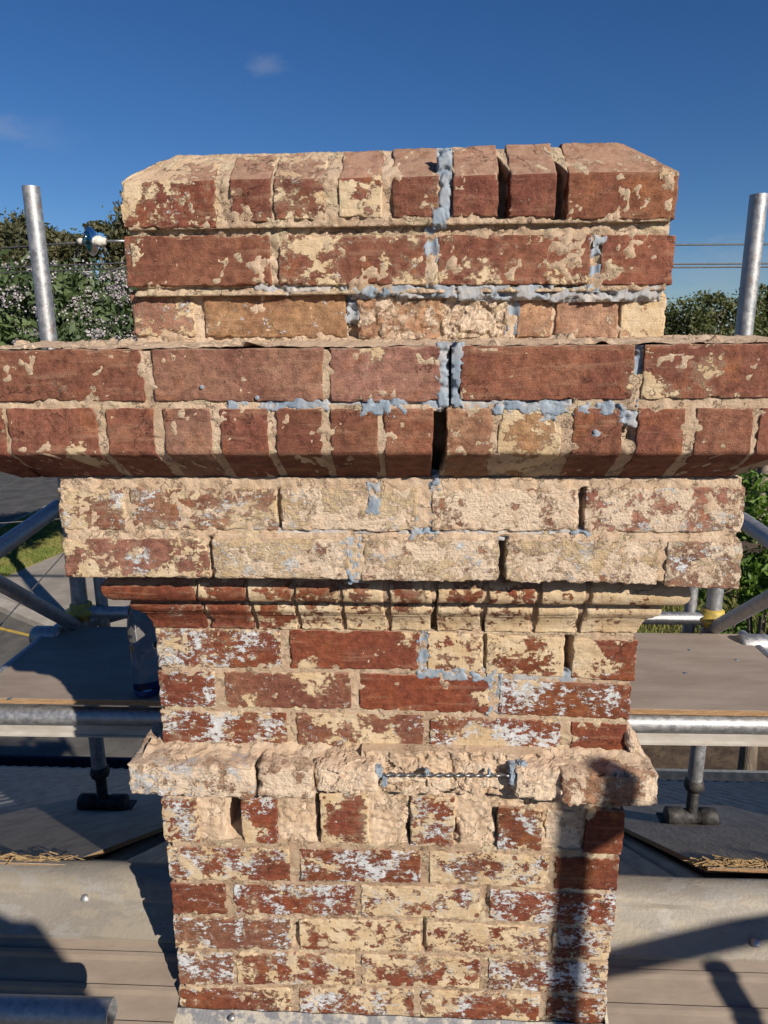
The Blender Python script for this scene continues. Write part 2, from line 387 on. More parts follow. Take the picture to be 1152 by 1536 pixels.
# ================================================================== THE SETTING: ground, street
g = MB().add([(-600,-300,-.05),(600,-300,-.05),(600,900,-.05),(-600,900,-.05)], [(0,1,2,3)]).build('ground', 'shaded_leaf_litter')
tag(g, 'brown leaf littered ground stretching away behind the house', 'ground', kind='structure')
def sheet(name, pts, z, mat, h=0.):
    n = len(pts)
    if h: V = [(p[0], p[1], z-h) for p in pts]+[(p[0], p[1], z) for p in pts]; Fc = [tuple(range(n, 2*n))]+[(i, (i+1) % n, n+(i+1) % n, n+i) for i in range(n)]
    else: V = [(p[0], p[1], z) for p in pts]; Fc = [tuple(range(n))]
    return MB().add(V, Fc).build(name, mat)
def gp(x, y, z=0.): p = onZ(x, y, z); return (p.x, p.y)
def ext(a, b, k): return (a[0]+(b[0]-a[0])*k, a[1]+(b[1]-a[1])*k)
# near street under the gutter, corner footpath with kerb, lawn verge, side street beyond it
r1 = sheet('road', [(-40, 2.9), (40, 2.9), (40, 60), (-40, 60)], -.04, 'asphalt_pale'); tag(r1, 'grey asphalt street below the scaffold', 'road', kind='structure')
kA, kB, kC = gp(-60, 893), gp(0, 908), gp(72, 938)
kD = ext(kB, kC, 2.2)
lA, lB = gp(-20, 882), gp(92, 834)          # lawn edge along the path
uA, uB = gp(-30, 812), gp(86, 758)          # far edge of the verge
far1, far2 = ext(uA, uB, 5), ext(uA, uB, -3)
path = [kA, kB, kC, (kD[0]+.3, kD[1]+.2), (kD[0]+3.5, kD[1]+2.5), ext(lA, lB, 4), lB, lA, ext(lA, lB, -2)]
p_ = sheet('footpath', path, .08, 'concrete_path', .12); tag(p_, 'pale concrete corner footpath beside the lawn verge', 'footpath', kind='structure')
v_ = sheet('verge', [ext(lA, lB, -2), lA, lB, ext(lA, lB, 4), ext(uA, uB, 4), uB, uA, ext(uA, uB, -2)], .10, 'lawn_soil', .12)
tag(v_, 'soil of the grass verge', 'verge', kind='structure')
def strip(name, line, wd, z, mat, h):
    L = []; R = []
    for i, p in enumerate(line):
        a = line[max(i-1, 0)]; b = line[min(i+1, len(line)-1)]; dx, dy = b[0]-a[0], b[1]-a[1]; l = math.hypot(dx, dy)
        L.append((p[0]-dy/l*wd/2, p[1]+dx/l*wd/2)); R.append((p[0]+dy/l*wd/2, p[1]-dx/l*wd/2))
    m = MB(); n = len(line)
    for i in range(n-1):
        q = [L[i], R[i], R[i+1], L[i+1]]
        m.add([(x, y, z-h) for x, y in q]+[(x, y, z) for x, y in q], [(4,5,6,7),(0,1,5,4),(2,3,7,6),(1,2,6,5),(3,0,4,7)])
    return m.build(name, mat)
tag(strip('kerb', [ext(kB, kA, 3), kA, kB, kC, kD], .30, .095, 'kerb_concrete', .14), 'concrete kerb curving round the footpath corner', 'kerb', kind='structure')
tag(strip('kerb', [ext(uA, uB, -2), uA, uB, ext(uA, uB, 3)], .3, .115, 'kerb_concrete', .16), 'pale kerb along the far side of the lawn verge', 'kerb', kind='structure')
yl = [gp(-40, 928), gp(3, 941), gp(70, 957), gp(120, 975)]
tag(strip('road_marking', yl, .09, -.032, 'yellow_line', .004), 'yellow no parking line on the asphalt by the kerb', 'road marking', kind='structure')
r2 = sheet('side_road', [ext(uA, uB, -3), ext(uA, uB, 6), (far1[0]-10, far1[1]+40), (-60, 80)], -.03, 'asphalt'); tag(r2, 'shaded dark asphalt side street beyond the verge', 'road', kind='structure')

# grass on the verge
rnd = np.random.RandomState(3)
def grass(name, quad, z, n, hgt, mat, label):
    q = [np.array(p) for p in quad]; u = rnd.rand(n, 1); v = rnd.rand(n, 1)
    b = (q[0]*(1-u)+q[1]*u)*(1-v)+(q[3]*(1-u)+q[2]*u)*v
    a = rnd.rand(n)*6.28; h = hgt*(.5+rnd.rand(n)); wd = .012
    V = np.zeros((n, 3, 3)); V[:, :, :2] = b[:, None, :]; V[:, :, 2] = z
    V[:, 0, 0] -= np.cos(a)*wd; V[:, 0, 1] -= np.sin(a)*wd; V[:, 1, 0] += np.cos(a)*wd; V[:, 1, 1] += np.sin(a)*wd
    V[:, 2, 2] += h; V[:, 2, 0] += rnd.normal(size=n)*h*.5; V[:, 2, 1] += rnd.normal(size=n)*h*.5
    return tag(mk(name, V.reshape(-1, 3), np.arange(3*n).reshape(n, 3), mat, smooth=False), label, 'grass', kind='stuff')
grass('verge_grass', [lA, lB, uB, uA], .10, 26000, .07, 'grass_blade', 'sunlit mown grass on the corner verge')

# ================================================================== THE HOUSE: roof, ridge, gutter
RY, RZ, SL = .20, CZ-1.178, .57       # ridge line (y, z) and roof slope
def roofz(y): return RZ-SL*abs(y-RY)
EAVE_Y = 4.2-CD
house = empty('house', (0, RY, 0), 'house with dark corrugated iron roof behind and below the chimney', 'house')
def corr_sheet(x0, x1, ya, yb, n=None):
    pitch = .076; nx = int((x1-x0)/pitch*10); xs = np.linspace(x0, x1, nx+1); ys = np.linspace(ya, yb, 4)
    X, Y = np.meshgrid(xs, ys, indexing='ij'); Z = roofz(Y)-.012+.0085*np.cos(2*np.pi*X/pitch)
    V = np.stack([X, Y, Z], -1).reshape(-1, 3)
    i, j = np.meshgrid(np.arange(nx), np.arange(3), indexing='ij'); a = (i*4+j).ravel()
    Fc = np.stack([a, a+4, a+5, a+1], 1)
    return mk('roof_sheet', V, Fc, 'corrugated_iron', house)
for i in range(-8, 8):
    x0 = i*.762+.19
    corr_sheet(x0, x0+.80, RY+.02, EAVE_Y+.06)
for i in range(-4, 4):
    x0 = i*.762+.19
    if -.9 < x0+.4 < .9: continue
    corr_sheet(x0, x0+.80, -3.0, RY-.02)
# gutter behind, walls below
ez = roofz(EAVE_Y)
gm = MB()
prof = [(-.02, .0), (-.02, -.10), (.10, -.10), (.115, .0), (.125, .012), (.125, .0), (.112, -.108), (-.03, -.108), (-.03, .0)]
n = len(prof)
gm.add([(x, EAVE_Y+.03+py, ez-.03+pz) for x in (-6, 6) for py, pz in prof], [(i, (i+1) % n, n+(i+1) % n, n+i) for i in range(n)])
gut = gm.build('gutter', 'shaded_gutter_metal', house)
for i in range(-6, 7):
    MB().box((i*.9+.03, EAVE_Y+.155, ez-.14), (i*.9+.05, EAVE_Y+.165, ez-.02)).build('gutter_bracket', 'shaded_gutter_metal', gut)
MB().box((-6, EAVE_Y-.30, -.05), (6, EAVE_Y-.18, ez-.12)).build('wall', 'wall_render', house)
MB().box((-6, -2.7, -.05), (6, -2.55, roofz(-2.6)-.1)).build('wall', 'wall_render', house)
for sx in (-5.9, 5.8): MB().box((sx, -2.5, -.05), (sx+.1, EAVE_Y-.32, roofz(EAVE_Y)-.15)).build('wall', 'wall_render', house)
CHX0, _ = onY(262, 1400, 0.); CHX1, _ = onY(918, 1400, 0.)       # chimney sides at the roof
# ridge capping: rolled top and two folded aprons, a piece to each side of the chimney
def ridge(xa, xb):
    prof = []
    rr = .03
    yb = RY-.112; prof.append((yb, roofz(yb)+.004-.012)); prof.append((yb-.002, roofz(yb)+.014))
    prof.append((RY-.052, roofz(RY-.052)+.018)); prof.append((RY-.048, roofz(RY-.048)+.024))
    for k in range(9):
        a = math.pi*(1-k/8); prof.append((RY+math.cos(a)*rr*1.35, RZ+.002+math.sin(a)*rr*.85))
    prof.append((RY+.048, roofz(RY+.048)+.024)); prof.append((RY+.052, roofz(RY+.052)+.018))
    ye = RY+.112; prof.append((ye, roofz(ye)+.014)); prof.append((ye, roofz(ye)-.006))
    n = len(prof); ns = 40; V = []
    for i in range(ns+1):
        x = xa+(xb-xa)*i/ns
        for k, (py, pz) in enumerate(prof):
            V.append((x, py+.002*math.sin(x*9+k), pz+.0025*math.sin(x*5.3+k*.4)+.0015*math.sin(x*17)))
    Fc = [(i*n+k, (i+1)*n+k, (i+1)*n+k+1, i*n+k+1) for i in range(ns) for k in range(n-1)]
    return smooth_by_angle(mk('ridge_cap', V, Fc, 'weathered_ridge', house), 35)
rcl = ridge(-2.6, CHX0-.002); rcr = ridge(CHX1+.002, 2.6)
# tan ribbed apron sheets lying below the capping on the near slope
def apron(xa, xb):
    ys = []; y = RY-.100; k = 0
    prof = []
    while y > RY-.75:
        prof += [(y, 0), (y-.030, 0), (y-.033, .006), (y-.040, .0065), (y-.044, .0)]; y -= .052
    n = len(prof); V = [(x, py, roofz(py)+.006+h) for x in (xa, xb) for py, h in prof]
    smooth_by_angle(mk('apron_sheet', V, [(k, n+k, n+k+1, k+1) for k in range(n-1)], 'tan_sheet', house), 20)
apron(-2.6, CHX0-.004); apron(CHX1+.004, 2.6)
for px, py in ((1133, 1412), (1078, 1372), (130, 1358)):
    p = onZ(px, py, RZ-.03)
    MB().lathe((p.x, p.y, roofz(p.y)+.018), [(.001, .008), (.006, .007), (.008, .003), (.010, .0), (.010, -.004)], 10).build('roof_screw', 'galvanised_steel', rcl if px < 576 else rcr, True)

# ================================================================== THE CHIMNEY
chim = empty('brick_chimney', (0, .22, roofz(0)-.1), 'weathered red brick chimney with corbelled crown, peeling cream paint and blue grey grout', 'chimney')
DEPTH = .46
def lattice(nx, ny, nz, back=False):
    I, J, K = np.meshgrid(np.arange(nx+1), np.arange(ny+1), np.arange(nz+1), indexing='ij')
    idx = (I*(ny+1)+J)*(nz+1)+K
    faces = []
    def add(a, b, c, d): faces.append(np.stack([a.ravel(), b.ravel(), c.ravel(), d.ravel()], 1))
    f = idx[:, 0, :]; add(f[:-1, :-1], f[1:, :-1], f[1:, 1:], f[:-1, 1:])
    if back: f = idx[:, -1, :]; add(f[:-1, :-1], f[:-1, 1:], f[1:, 1:], f[1:, :-1])
    f = idx[0]; add(f[:-1, :-1], f[:-1, 1:], f[1:, 1:], f[1:, :-1])
    f = idx[-1]; add(f[:-1, :-1], f[1:, :-1], f[1:, 1:], f[:-1, 1:])
    f = idx[:, :, 0]; add(f[:-1, :-1], f[:-1, 1:], f[1:, 1:], f[1:, :-1])
    f = idx[:, :, -1]; add(f[:-1, :-1], f[1:, :-1], f[1:, 1:], f[:-1, 1:])
    Fc = np.concatenate(faces); used, inv = np.unique(Fc.ravel(), return_inverse=True)
    Fc = inv.reshape(-1, 4)
    return I.ravel()[used]/nx, J.ravel()[used]/ny, K.ravel()[used]/nz, Fc
COLS = {'R': (.195, .056, .026), 'B': (.20, .083, .052), 'P': (.31, .165, .113), 'C': (.238, .098, .060), 'O': (.38, .215, .118), 'T': (.45, .27, .165), 'D': (.21, .070, .043), 'L': (.56, .39, .26)}
_seed = [0]
def brick(x0, x1, zb, zt, yf, depth=.10, col='R', p=.35, wh=.25, lime=.08, rough=1., chip=1., r=.0017, res=.0032, shape=None, padd=0., wadd=0., spots=(), name='brick', mat='painted_brick', xf=None, bow=0., snap=None):
    """one brick: x0..x1, zb=(left, right) zt=(left, right), front plane yf"""
    _seed[0] += 1; rs = np.random.RandomState(_seed[0]*7+1); so = rs.rand(3)*40
    W = x1-x0; H = (zt[0]-zb[0]+zt[1]-zb[1])/2
    nx = max(6, int(W/res)); nz = max(5, int(H/res)); ny = 7
    u, t, q, Fc = lattice(nx, ny, nz); t = t**1.7
    u = .5*u+.5*(.5-.5*np.cos(np.pi*u)); q = .5*q+.5*(.5-.5*np.cos(np.pi*q))
    if snap is not None:
        qs = (snap-(zb[0]+zb[1])/2)/H; lev = np.unique(np.round(q, 6))[1:-1]; ks = lev[np.argmin(abs(lev-qs))]; q = np.round(q, 6)
        q = np.where(q <= ks, q/ks*qs, qs+(q-ks)/(1-ks)*(1-qs))
    zb_ = zb[0]*(1-u)+zb[1]*u; zt_ = zt[0]*(1-u)+zt[1]*u
    P = np.stack([x0+u*W, yf+t*depth, zb_*(1-q)+zt_*q], 1)
    N0 = P+so
    big = fbm(N0, 45, 2)
    rr = np.clip(r*(1+.9*big*rough)+chip*.009*sst(.36, .75, pn(N0*34)), .0008, .02)
    dx = np.minimum(u, 1-u)*W; dz = np.minimum(q, 1-q)*H; dy = t*depth
    e = np.stack([np.maximum(0, rr-dx)*np.where(u < .5, -1, 1), -np.maximum(0, rr-dy), np.maximum(0, rr-dz)*np.where(q < .5, -1, 1)], 1)
    L = np.linalg.norm(e, axis=1); k = np.minimum(1, rr/np.maximum(L, 1e-9)); e2 = e*k[:, None]
    P = P-(e-e2); N = e2/np.maximum(rr, 1e-9)[:, None]
    if shape is not None: P = shape(P, u, q, t)
    d = .0007*fbm(N0, 22, 3)*rough+.0007*pn(N0*130)*rough
    if rough > 1.5:
        rg = np.abs(pn(N0*np.array([26, 26, 34])))+.55*np.abs(pn(N0*62+3))+.3*np.abs(pn(N0*140+8))
        d += (rough-1)*(.0012*fbm(N0, 30, 3, .65)+.0012*(rg-.35)+.0019*facet(N0, np.array([20, 30, 30]))+.0008*facet(N0, 70, 3))
    # edge nibbling
    en = np.minimum(np.minimum(dx+dy, dz+dy), dx+dz); ew = np.exp(-en/.006)
    d -= chip*.0035*ew*sst(.0, .6, fbm(N0, 60, 2))
    P = P+N*d[:, None]
    P[:, 0] += .0012*rough*pn(N0*20+5); P[:, 2] += .0012*rough*pn(N0*20+9)
    if bow: P[:, 1] += bow*(2*u-1)*.5
    pa = np.full(len(u), p+padd)+.10*fbm(N0, 11, 2); wa = np.full(len(u), min(wh+wadd, .56))+.12*fbm(N0+3, 13, 2); la = np.full(len(u), lime)+.15*fbm(N0+7, 16, 2)
    pa += .10*np.exp(-np.minimum(dx, dz)/.008)
    for (su, sq, sr, dp, dw) in spots:
        g_ = np.exp(-(((u-su)*W)**2+((q-sq)*H)**2)/(sr*sr)); pa += dp*g_; wa += dw*g_
    cc = np.array(COLS[col])*(.90+.20*rs.rand())*(1+.03*rs.normal(size=3))
    if xf is not None: P = xf(P)
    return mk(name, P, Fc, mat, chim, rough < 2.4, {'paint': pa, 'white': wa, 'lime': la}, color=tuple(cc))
def line(pts):
    xs = [a for a, b in pts]; ys = [b for a, b in pts]
    return lambda x: float(np.interp(x, xs, ys))
XL = {}
def course(yf, top, bot, items, depth=.10, shape=None, **kw):
    """items: (xl, xr, opts) in photograph pixels; the course lies on the plane y = yf"""
    top, bot = line(top), line(bot); out = []
    for it in items:
        xl, xr, o = it[0], it[1], dict(kw); o.update(it[2] if len(it) > 2 else {})
        dt = o.pop('dt', 0); db = o.pop('db', 0); dy = o.pop('dy', 0.)
        ym = (top((xl+xr)/2)+bot((xl+xr)/2))/2; Y = yf+dy
        x0, _ = onY(xl, ym, Y); x1, _ = onY(xr, ym, Y)
        zt = [onY(x, top(x)+dt, Y)[1] for x in (xl, xr)]; zb = [onY(x, bot(x)+db, Y)[1] for x in (xl, xr)]
        sh = o.pop('shape', shape)
        if callable(sh) and getattr(sh, 'bind', False): sh = sh(x0, x1, zb, zt)
        out.append(brick(x0, x1, zb, zt, Y, depth=o.pop('depth', depth), shape=sh, **o))
    return out
def mortar(x0, x1, z0, z1, yf, rec=.004, amp=.004, amp2=.002, slots=(), paint=.3, dark=.0, res=.0032, back=None, inset=.005, name='mortar_bed', shape=None, y1=DEPTH):
    """the mortar body of a few courses: a rough recessed front face with deep open joints cut in"""
    nx = int((x1-x0)/res); nz = int((z1-z0)/res); u, t, q, Fc = lattice(nx, 5, nz)
    X = x0+inset+u*(x1-x0-2*inset); Z = z0+q*(z1-z0)
    P = np.stack([X, yf+t*(y1-yf-.005), Z], 1)
    rc = rec+.0006+amp*.9*fbm(P, 24, 3, .6)+amp2*1.3*fbm(P, 95, 2)+.0016*(.4-np.abs(pn(P*60)))
    for (a, b, c, d, dep) in slots:
        jit = .0025*fbm(P, 55, 2)
        m_ = sst(a-.003, a+.001, X+jit)*(1-sst(b-.001, b+.003, X+jit))*sst(c-.003, c+.001, Z+jit)*(1-sst(d-.001, d+.003, Z+jit))
        rc = rc+dep*m_
    P[:, 1] += rc*(1-t)
    s_ = .002*fbm(P, 40, 2); P[:, 0] += np.where(u < .5, 1, -1)*(s_)*(t > 0)
    if shape is not None: P = shape(P, u, q, t)
    pa = paint+.12*fbm(P, 9, 2); da = np.clip(dark+.4*fbm(P+4, 8, 2), 0, 1)
    return mk(name, P, Fc, 'lime_mortar', chim, True, {'paint': pa, 'dark': da})
def slot(xa, xb, ya, yb, Y, dep):
    ym = (ya+yb)/2; a, _ = onY(xa, ym, Y); b, _ = onY(xb, ym, Y); _, d = onY((xa+xb)/2, ya, Y); _, c = onY((xa+xb)/2, yb, Y)
    return (a, b, c, d, dep)

# ---- planes
Y_CAP, Y_R2, Y_R3, Y_K, Y_A, Y_B, Y_P = -.022, -.012, .004, -.17, -.100, -.104, -.062
# ---- cap course: coping headers with a weathered slope above the shoulder
cap_top = line([(178, 242), (245, 240), (509, 229), (590, 223), (850, 212), (945, 213), (1020, 213)])
sho = [(178, 283), (330, 276), (400, 272), (590, 264), (690, 261), (850, 258), (1020, 263)]
SLD, = (.065,)
_, zsh = onY(600, 265, Y_CAP); _, ztp = onY(600, 223, Y_CAP+SLD)
def cap_shape(end=0):
    def f(x0, x1, zb, zt):
        def g(P, u, q, t):
            zs = zsh+.004*(u-.5)*0
            over = np.maximum(0, P[:, 2]-zsh); k = SLD/(ztp-zsh)
            P[:, 1] += over*k*np.clip(1-t*.9, 0, 1)
            if end < 0: P[:, 0] = x1-(x1-P[:, 0])*(x1-x0-over*k)/(x1-x0)
            if end > 0: P[:, 0] = x0+(P[:, 0]-x0)*(x1-x0-over*k)/(x1-x0)
            return P
        return g
    f.bind = True; return f
capt = []
def capc(xl, xr, yb, end=0, **o):
    x0, _ = onY(xl, 300, Y_CAP); x1, _ = onY(xr, 300, Y_CAP)
    zb = [onY(xl, yb, Y_CAP)[1], onY(xr, yb, Y_CAP)[1]]
    zt = [onY(x, cap_top(x), Y_CAP+SLD)[1] for x in (max(xl, 245), min(xr, 945))]
    sh = cap_shape(end)(x0, x1, zb, zt)
    brick(x0, x1, zb, zt, Y_CAP, depth=o.pop('depth', .16), shape=sh, snap=zsh, **o)
capc(180, 323, 342, -1, col='D', p=.42, wh=.3, rough=1.6, chip=1.4, spots=[(.0, .5, .03, .5, 0), (.25, .75, .05, .35, 0), (.9, .9, .04, .2, .3)])
capc(345, 407, 333, col='B', p=.45, wh=.35, rough=1.3)
capc(411, 488, 329, col='B', p=.58, wh=.35, rough=1.5)
capc(508, 574, 326, col='C', p=.72, wh=.3, rough=1.4, spots=[(.5, .85, .035, -.5, 0)])
capc(588, 659, 326, col='C', p=.45, wh=.3, spots=[(.5, .8, .04, -.3, 0)])
capc(679, 748, 325, col='C', p=.22, wh=.1, spots=[(.2, .95, .02, .3, 0)])
capc(764, 834, 325, col='B', p=.16, wh=.1)
capc(851, 1017, 329, 1, col='C', p=.26, wh=.25, spots=[(.92, .55, .03, .4, 0)])
ccx0 = onY(180, 300, Y_CAP)[0]; ccx1 = onY(1017, 300, Y_CAP)[0]
zc0 = onY(600, 346, Y_R2)[1]
def capm(P, u, q, t):
    over = np.maximum(0, P[:, 2]-zsh); k = SLD/(ztp-zsh)
    P[:, 1] += over*k*np.clip(1-t*.9, 0, 1); c = (ccx0+ccx1)/2; hw = (ccx1-ccx0)/2
    P[:, 0] = c+(P[:, 0]-c)*(hw-over*k)/hw; return P
mortar(ccx0, ccx1, onY(600, 338, Y_CAP)[1], onY(600, 225, Y_CAP+SLD)[1]-.001, Y_CAP, .002, .005, .003,
       slots=[slot(748, 764, 205, 324, Y_CAP, .06), slot(834, 851, 200, 326, Y_CAP, .06), slot(663, 678, 222, 322, Y_CAP, .03), slot(323, 345, 285, 330, Y_CAP, .004)], paint=.45, dark=.25, shape=capm, inset=.008)
# ---- neck: two courses
course(Y_R2, [(180, 353), (640, 352), (1015, 351)], [(180, 430), (640, 427), (1015, 427)], [
    (188, 405, dict(col='C', p=.24, wh=.2, spots=[(.08, .85, .03, .35, .2), (.75, .5, .03, .15, .1)])),
    (417, 640, dict(col='C', p=.50, wh=.3, rough=1.3, spots=[(.3, .8, .04, .3, 0), (.5, .4, .03, -.3, 0)])),
    (656, 886, dict(col='C', p=.40, wh=.22, spots=[(.3, .3, .03, .3, 0), (.8, .25, .03, .25, 0)])),
    (901, 1012, dict(col='C', p=.16, wh=.12))])
course(Y_R3, [(190, 437), (640, 438), (1000, 438)], [(190, 506), (640, 507), (1000, 507)], [
    (195, 292, dict(col='T', p=.58, wh=.45, rough=1.8, chip=2, lime=.25, r=.009)),
    (306, 519, dict(col='O', p=.36, wh=.35, rough=1.4, lime=.15)),
    (537, 661, dict(col='T', p=.42, wh=.3, rough=2.8, chip=2, lime=.5, spots=[(.2, .5, .04, -.2, 0)])),
    (664, 761, dict(col='L', p=.45, wh=.3, rough=3.6, chip=2.2, lime=.75)),
    (776, 829, dict(col='T', p=.36, wh=.3, rough=1.6, lime=.3)),
    (834, 928, dict(col='T', p=.32, wh=.3, rough=1.4, lime=.2)),
    (931, 999, dict(col='O', p=.66, wh=.35, rough=1.5, lime=.2))])
nx0 = onY(191, 390, Y_R2)[0]; nx1 = onY(1009, 390, Y_R2)[0]
mortar(nx0+.002, nx1-.002, onY(600, 440, Y_R2)[1], zc0+.012, Y_R2, .002, .007, .003, paint=.5, dark=.25,
       slots=[slot(200, 520, 428, 436, Y_R2, .008), slot(590, 880, 427, 430, Y_R2, .012)])
mx0 = onY(197, 480, Y_R3)[0]; mx1 = onY(997, 480, Y_R3)[0]
mortar(mx0, mx1, onY(600, 519, Y_R3)[1]-.01, onY(600, 430, Y_R3)[1], Y_R3, .003, .005, .003, paint=.2, slots=[slot(520, 536, 440, 505, Y_R3, .02)])
# mortar weathering on the corbel's ledge
def ledge(xa, xb, ya, yb, za, zb, amp=.006, name='mortar_fillet', res=.0045):
    nx = int((xb-xa)/res); ny = int((yb-ya)/res)+1
    xs, ys = np.meshgrid(np.linspace(xa, xb, nx+1), np.linspace(ya, yb, ny+1), indexing='ij'); k = (ys-ya)/(yb-ya)
    P = np.stack([xs, ys, za+(zb-za)*k], -1).reshape(-1, 3)
    P[:, 2] += amp*.45*fbm(P, 20, 3, .6)+amp*(.5-np.abs(pn(P*45)))*.5+amp*1.3*sst(.3, .5, pn(P*60))*sst(-.1, .4, pn(P*9))
    i, j = np.meshgrid(np.arange(nx), np.arange(ny), indexing='ij'); a = (i*(ny+1)+j).ravel()
    return mk(name, P, np.stack([a, a+ny+1, a+ny+2, a+1], 1), 'lime_mortar', chim, True, {'paint': .1, 'dark': .0})
# ---- corbel: stretcher course over a course of splayed headers
KX0 = onY(235, 1000, 0.)[0]-.165; KX1 = onY(953, 1000, 0.)[0]+.165
def kx(px): return px
top1 = [(-100, 527), (0, 525), (500, 522), (700, 519), (1152, 515), (1300, 514)]; bot1 = [(-100, 602), (0, 602), (480, 603), (700, 602), (1152, 597), (1300, 597)]
pxL = 576+(KX0-CX)/.99*F; pxR = 576+(KX1-CX)/.93*F
course(Y_K, top1, bot1, [
    (pxL, 213, dict(col='C', p=.15, wh=.12, rough=1.2, spots=[(.6, .3, .03, .3, 0)])),
    (229, 485, dict(col='P', p=.17, wh=.1, rough=1.2, lime=.15)),
    (494, 660, dict(col='P', p=.20, wh=.1, rough=1.2, lime=.15, spots=[(.4, .85, .03, .45, 0)])),
    (690, 951, dict(col='C', p=.17, wh=.1, spots=[(.97, .4, .02, .4, 0)])),
    (964, pxR, dict(col='C', p=.25, wh=.12, spots=[(.05, .3, .03, .5, 0), (.5, .6, .03, .3, 0)]))])
_, zbv = onY(600, 680, Y_K); _, zbb = onY(600, 718, Y_A)
BK = .076/(zbv-zbb)
def bev(end=0):
    def f(x0, x1, zb, zt):
        def g(P, u, q, t):
            un = np.maximum(0, zbv-P[:, 2])*BK
            P[:, 1] += un*np.clip(1-t, 0, 1)
            if end < 0: P[:, 0] = x1-(x1-P[:, 0])*(x1-x0-un)/(x1-x0)
            if end > 0: P[:, 0] = x0+(P[:, 0]-x0)*(x1-x0-un)/(x1-x0)
            return P
        return g
    f.bind = True; return f
def k2(xl, xr, end=0, **o):
    x0 = onY(xl, 645, Y_K)[0]; x1 = onY(xr, 645, Y_K)[0]
    zt_ = onY((xl+xr)/2, 612, Y_K)[1]; zb = [zbb, zbb]; zt = [zt_, zt_]
    brick(x0, x1, zb, zt, Y_K, depth=.18, shape=bev(end)(x0, x1, zb, zt), snap=zbv, **o)
k2(pxL, 7, -1, col='C', p=.3, wh=.1)
k2(12, 146, col='C', p=.24, wh=.1, rough=1.3, chip=.6, spots=[(.75, .35, .03, .4, 0)])
k2(160, 231, col='C', p=.08, wh=.05, rough=1.3, chip=.6)
k2(246, 316, col='P', p=.16, wh=.1, rough=1.3, chip=.6)
k2(331, 402, col='C', p=.17, wh=.1, rough=1.3, chip=.6)
k2(413, 484, col='C', p=.15, wh=.1, rough=1.3, chip=.6)
k2(495, 567, col='B', p=.15, wh=.05, rough=1.1, chip=.6)
k2(576, 649, col='C', p=.14, wh=.05, rough=1.1, chip=.6)
k2(670, 740, col='O', p=.42, wh=.3, rough=1.6)
k2(746, 842, col='O', p=.60, wh=.4, rough=2.0)
k2(858, 935, col='C', p=.32, wh=.15, rough=1.2)
k2(954, 1027, col='C', p=.27, wh=.1)
k2(1043, pxR-60, col='C', p=.24, wh=.25)
k2(pxR-52, pxR, 1, col='C', p=.2, wh=.1)
mortar(KX0+.006, KX1-.006, onY(600, 617, Y_K)[1], onY(600, 519, Y_K)[1]-.004, Y_K, .002, .004, .002, paint=.45, dark=.15,
       slots=[slot(662, 688, 500, 625, Y_K, .09), slot(390, 660, 602, 606, Y_K, .014), slot(692, 860, 601, 606, Y_K, .02), slot(952, 962, 515, 560, Y_K, .02)])
def bevm(P, u, q, t):
    un = np.maximum(0, zbv-P[:, 2])*BK; c = (KX0+KX1)/2; hw = (KX1-KX0)/2-.006
    P[:, 1] += un*np.clip(1-t, 0, 1); P[:, 0] = c+(P[:, 0]-c)*(hw-un)/hw; return P
mortar(KX0+.006, KX1-.006, zbb-.004, onY(600, 607, Y_K)[1], Y_K, .0015, .003, .002, paint=.35, dark=.25, shape=bevm,
       slots=[slot(650, 669, 600, 790, Y_K, .09), slot(936, 952, 610, 660, Y_K, .01)])
ledge(KX0+.01, KX1-.01, Y_K+.012, Y_R3+.03, onY(600, 521, Y_K)[1]+.001, onY(600, 510, Y_R3)[1]+.001)
ledge(KX0+.01, mx0+.02, Y_R3+.028, DEPTH, onY(600, 515, Y_K)[1], onY(600, 513, Y_R3)[1])
ledge(mx1-.02, KX1-.01, Y_R3+.028, DEPTH, onY(600, 515, Y_K)[1], onY(600, 513, Y_R3)[1])
_rs = random.Random(9); cm_ = MB()
for k in range(90):
    x = _rs.uniform(KX0+.03, KX1-.03); y = _rs.uniform(Y_K+.012, Y_K+.10); r_ = _rs.uniform(.0015, .005)
    if nx0-.02 < x < nx1+.02 and _rs.random() < .5: continue
    z = onY(600, 521, Y_K)[1]+.003; V_ = [(x+r_*_rs.uniform(.6, 1.3)*a, y+r_*_rs.uniform(.6, 1.3)*b, z+r_*_rs.uniform(.5, 1.2)*c) for a, b, c in ((1,0,0),(-1,0,0),(0,1,0),(0,-1,0),(0,0,1),(0,0,-1))]
    cm_.add(V_, [(0,2,4),(2,1,4),(1,3,4),(3,0,4),(2,0,5),(1,2,5),(3,1,5),(0,3,5)])
o_ = cm_.build('mortar_crumbs', 'lime_mortar', chim, False, attrs={'paint': .1, 'dark': .0}); o_['kind'] = 'stuff'
